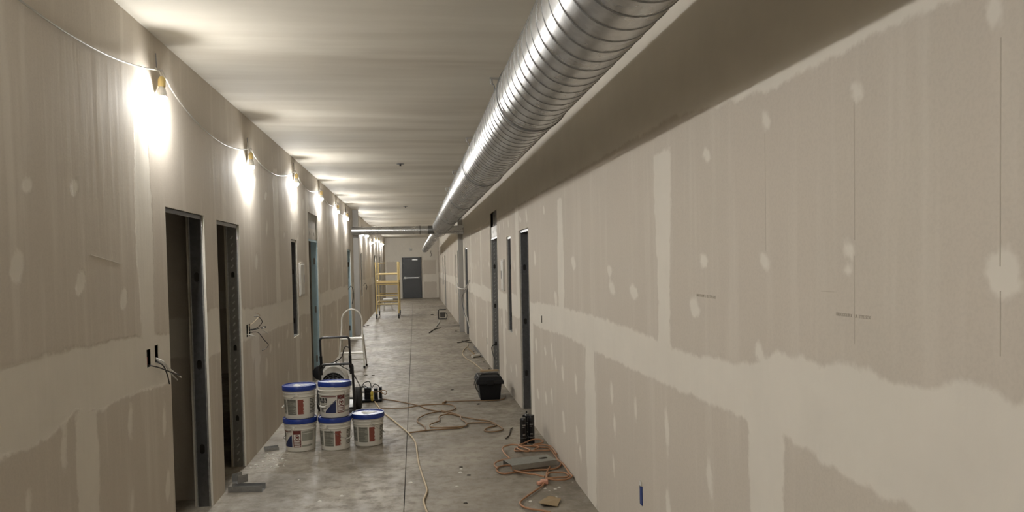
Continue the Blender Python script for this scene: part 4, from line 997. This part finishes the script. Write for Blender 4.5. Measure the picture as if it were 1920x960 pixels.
# ------------------------------------------------------------------ steel stud offcut on the coil
def channel(name, p_origin, ux, length, width, height, z, label, holes=(), tilt=0.0, legs_up=False, mat=None):
    """C-shaped steel offcut: web width x length, two flanges"""
    mat = mat or M_TRACK
    ux = Vector((ux[0], ux[1], 0)).normalized(); uy = Vector((-ux.y, ux.x, 0)); o_ = Vector((p_origin[0], p_origin[1], z))
    t = thing(name, tuple(o_), label, 'metal offcut')
    up = Vector((0, 0, 1))
    zz = 0 if legs_up else height
    M = Matrix(((ux.x, uy.x, 0, o_.x), (ux.y, uy.y, 0, o_.y), (0, 0, 1, o_.z + zz), (0, 0, 0, 1)))
    plate('web', [(0, 0), (length, 0), (length, width), (0, width)], list(holes), .002, M, mat, t)
    for w0 in (0, width - .002):
        b = MB(); P = [o_ + ux * a + uy * (w0 + c) + up * h_ for a in (0, length) for c in (0, .002) for h_ in (0, height)]
        b.add(P, [(0, 1, 3, 2), (4, 6, 7, 5), (0, 4, 5, 1), (2, 3, 7, 6), (0, 2, 6, 4), (1, 5, 7, 3)]); b.build('flange', mat, t)
    return t
channel('stud_offcut', STUD[3], Vector((STUD[2][0] - STUD[3][0], STUD[2][1] - STUD[3][1])), .405, .20, .042, .03, 'grey steel stud offcut with an oval punch-out lying on the orange cord', [slot(.325, .10, .040, .024)], 0.0, False, M_OFFCUT)
channel('track_offcut', (-1.46, 5.87), (1, -.1), .26, .09, .045, .0, 'long bent steel track offcut on the floor by the second door opening', (), 0, True, M_STUD)
channel('track_offcut', (-1.40, 5.93), (.75, .65), .085, .09, .06, .046, 'short steel track offcut resting on the longer one by the doorway', (), 0, True, M_STUD)
channel('track_offcut', (-1.43, 7.12), (.9, .25), .13, .09, .028, .0, 'small steel track offcut at the foot of the left wall beside the buckets', (), 0, True, M_STUD)

# ------------------------------------------------------------------ scraps on the floor
t = thing('cardboard_scrap', (.92, 5.16, 0), 'torn piece of brown cardboard on the floor in the near right', 'scrap')
b = MB(); n_ = len(CARD); V = [(x, y, .018 + .012 * math.sin(i * 2.1)) for i, (x, y) in enumerate(CARD)]; V2 = [(x, y, z - .004) for x, y, z in V]
b.add(V + V2, [tuple(range(n_)), tuple(reversed(range(n_, 2 * n_)))] + [(i, n_ + i, n_ + (i + 1) % n_, (i + 1) % n_) for i in range(n_)]); b.build('sheet', M_CARD, t)
t = thing('metal_strip', (1.18, 14.3, 0), 'thin dark metal strip along the foot of the right wall beyond the tool box', 'strip')
MB().beam((XR - .03, 15.2, .01), (XR - .03, 13.42, .01), .03, .018).build('strip', M_STUD_DK, t)
t = thing('caulk_tube', (1.09, 13.52, 0), 'white tube lying on the floor near the right wall', 'tube')
b = MB(); b.cyl((1.00, 13.42, .03), (1.15, 13.60, .03), .028, 14); b.build('tube', M_WHITE, t, 40)
MB().tube([(1.15, 13.60, .03), (1.18, 13.635, .03)], [.014, .005], 10).build('tip', M_WHITE, t)
t = thing('paper_sheet', (1.05, 13.75, 0), 'flat pale sheet beside the white tube on the floor', 'sheet')
MB().prism([(.97, 13.7), (1.13, 13.62), (1.17, 13.85), (1.02, 13.9)], .001, .006).build('sheet', M_CARD, t)
t = thing('wood_stick', (1.05, 14.5, 0), 'thin wooden stick on the floor near the right wall', 'stick')
MB().beam((1.03, 14.95, .008), (1.08, 13.95, .008), .02, .014).build('stick', M_PLY, t)
t = thing('flat_scrap', (1.05, 16.2, 0), 'flat dark strip scrap on the floor before the right pilaster', 'scrap')
MB().beam((.89, 16.05, .008), (1.16, 16.5, .008), .04, .012).build('strip', M_BROWNBIT, t)
MB().beam((1.0, 16.3, .018), (1.17, 15.95, .012), .03, .01).build('strip', M_BROWNBIT, t)
rnd = random.Random(11)
def lump(name, x, y, s, mat, label, cat, group):
    n = 7; b = MB(); V = []
    for k in range(n):
        a = 2 * PI * k / n; r_ = s * rnd.uniform(.6, 1.1); V.append((x + r_ * math.cos(a), y + r_ * math.sin(a), 0.0006))
    top = [(x + (vx - x) * .6, y + (vy - y) * .6, s * rnd.uniform(.15, .35)) for vx, vy, _ in V]
    b.add(V + top, [tuple(reversed(range(n))), tuple(range(n, 2 * n))] + [(i, (i + 1) % n, n + (i + 1) % n, n + i) for i in range(n)])
    tag(b.build(name, mat), label, cat, group)
CHIP_LABELS = ['beside the pink plug of the orange cord', 'between the pink plug and the cardboard scrap', 'in the flake cluster right of the pink plug', 'at the right end of the flake cluster by the pink plug', 'at the foot of the near right wall beside the cord coil',
    'left of the cardboard scrap', 'just behind the cardboard scrap', 'left of the small track offcut', 'below the small track offcut by the left wall', 'just right of the chips under the left wall', 'out from the left wall in front of the buckets', 'closest to the second door opening', 'in front of the bottom left bucket',
    'in the middle of the bare floor before the orange cord', 'in the open floor left of the orange coil', 'alone in the foreground floor centre', 'beside the long floor joint in the foreground', 'next to a dark crumb left of the orange coil', 'far off beside the pale cord by the right wall', 'right of the single bucket near the cream cord',
    'beside the power box cords', 'in the near left floor before the buckets', 'nearest the camera on the left floor', 'near left floor, right of the nearest chip']
for (x, y), l in zip(CHIPS, CHIP_LABELS): lump('plaster_chip', min(x, XR - .03), y, rnd.uniform(.010, .022), M_CHIP, 'pale plaster chip ' + l, 'plaster chip', 'plaster chips on the floor')
cr = MB()
for k in range(60):
    x, y, s_ = XL + rnd.uniform(.03, .34), rnd.uniform(6.5, 7.05), rnd.uniform(.004, .011)
    cr.box((x, y, s_ * .2 + .0005), (s_ * 2, s_ * rnd.uniform(.6, 1.6), s_ * .4), Matrix.Rotation(rnd.uniform(0, 3), 3, 'Z'))
tag(cr.build('plaster_crumbs', M_CHIP), 'scatter of fine plaster crumbs at the foot of the left wall', 'crumbs', None, 'stuff')
DARK_LABELS = ['left of the orange coil, nearer of two', 'left of the orange coil, beside a chip', 'in the open floor before the tool box', 'right of the tan cord end near the tool box', 'beyond the scaffold on the far floor', 'left of the far flood lamp', 'at the right wall beyond the pilaster', 'before the right pilaster', 'at the left wall behind the ladder, nearer one', 'at the left wall behind the ladder, farther one', 'in the near foreground floor', 'right of the step ladder foot', 'under the step ladder side']
for (x, y), l in zip(DARKBITS, DARK_LABELS): lump('debris_crumb', min(x, XR - .04), y, .012 + .0018 * y, M_BROWNBIT, 'dark debris crumb ' + l, 'debris', 'dark debris crumbs')
for (x, y), l in zip(TRASH['bits'], ['by the right wall behind the tool box', 'between the stick and the strip near the right wall', 'at the foot of the punched steel jamb']): lump('debris_crumb', min(x, XR - .05), y, .035, M_BROWNBIT, 'dark debris lump ' + l, 'debris', 'dark debris crumbs')
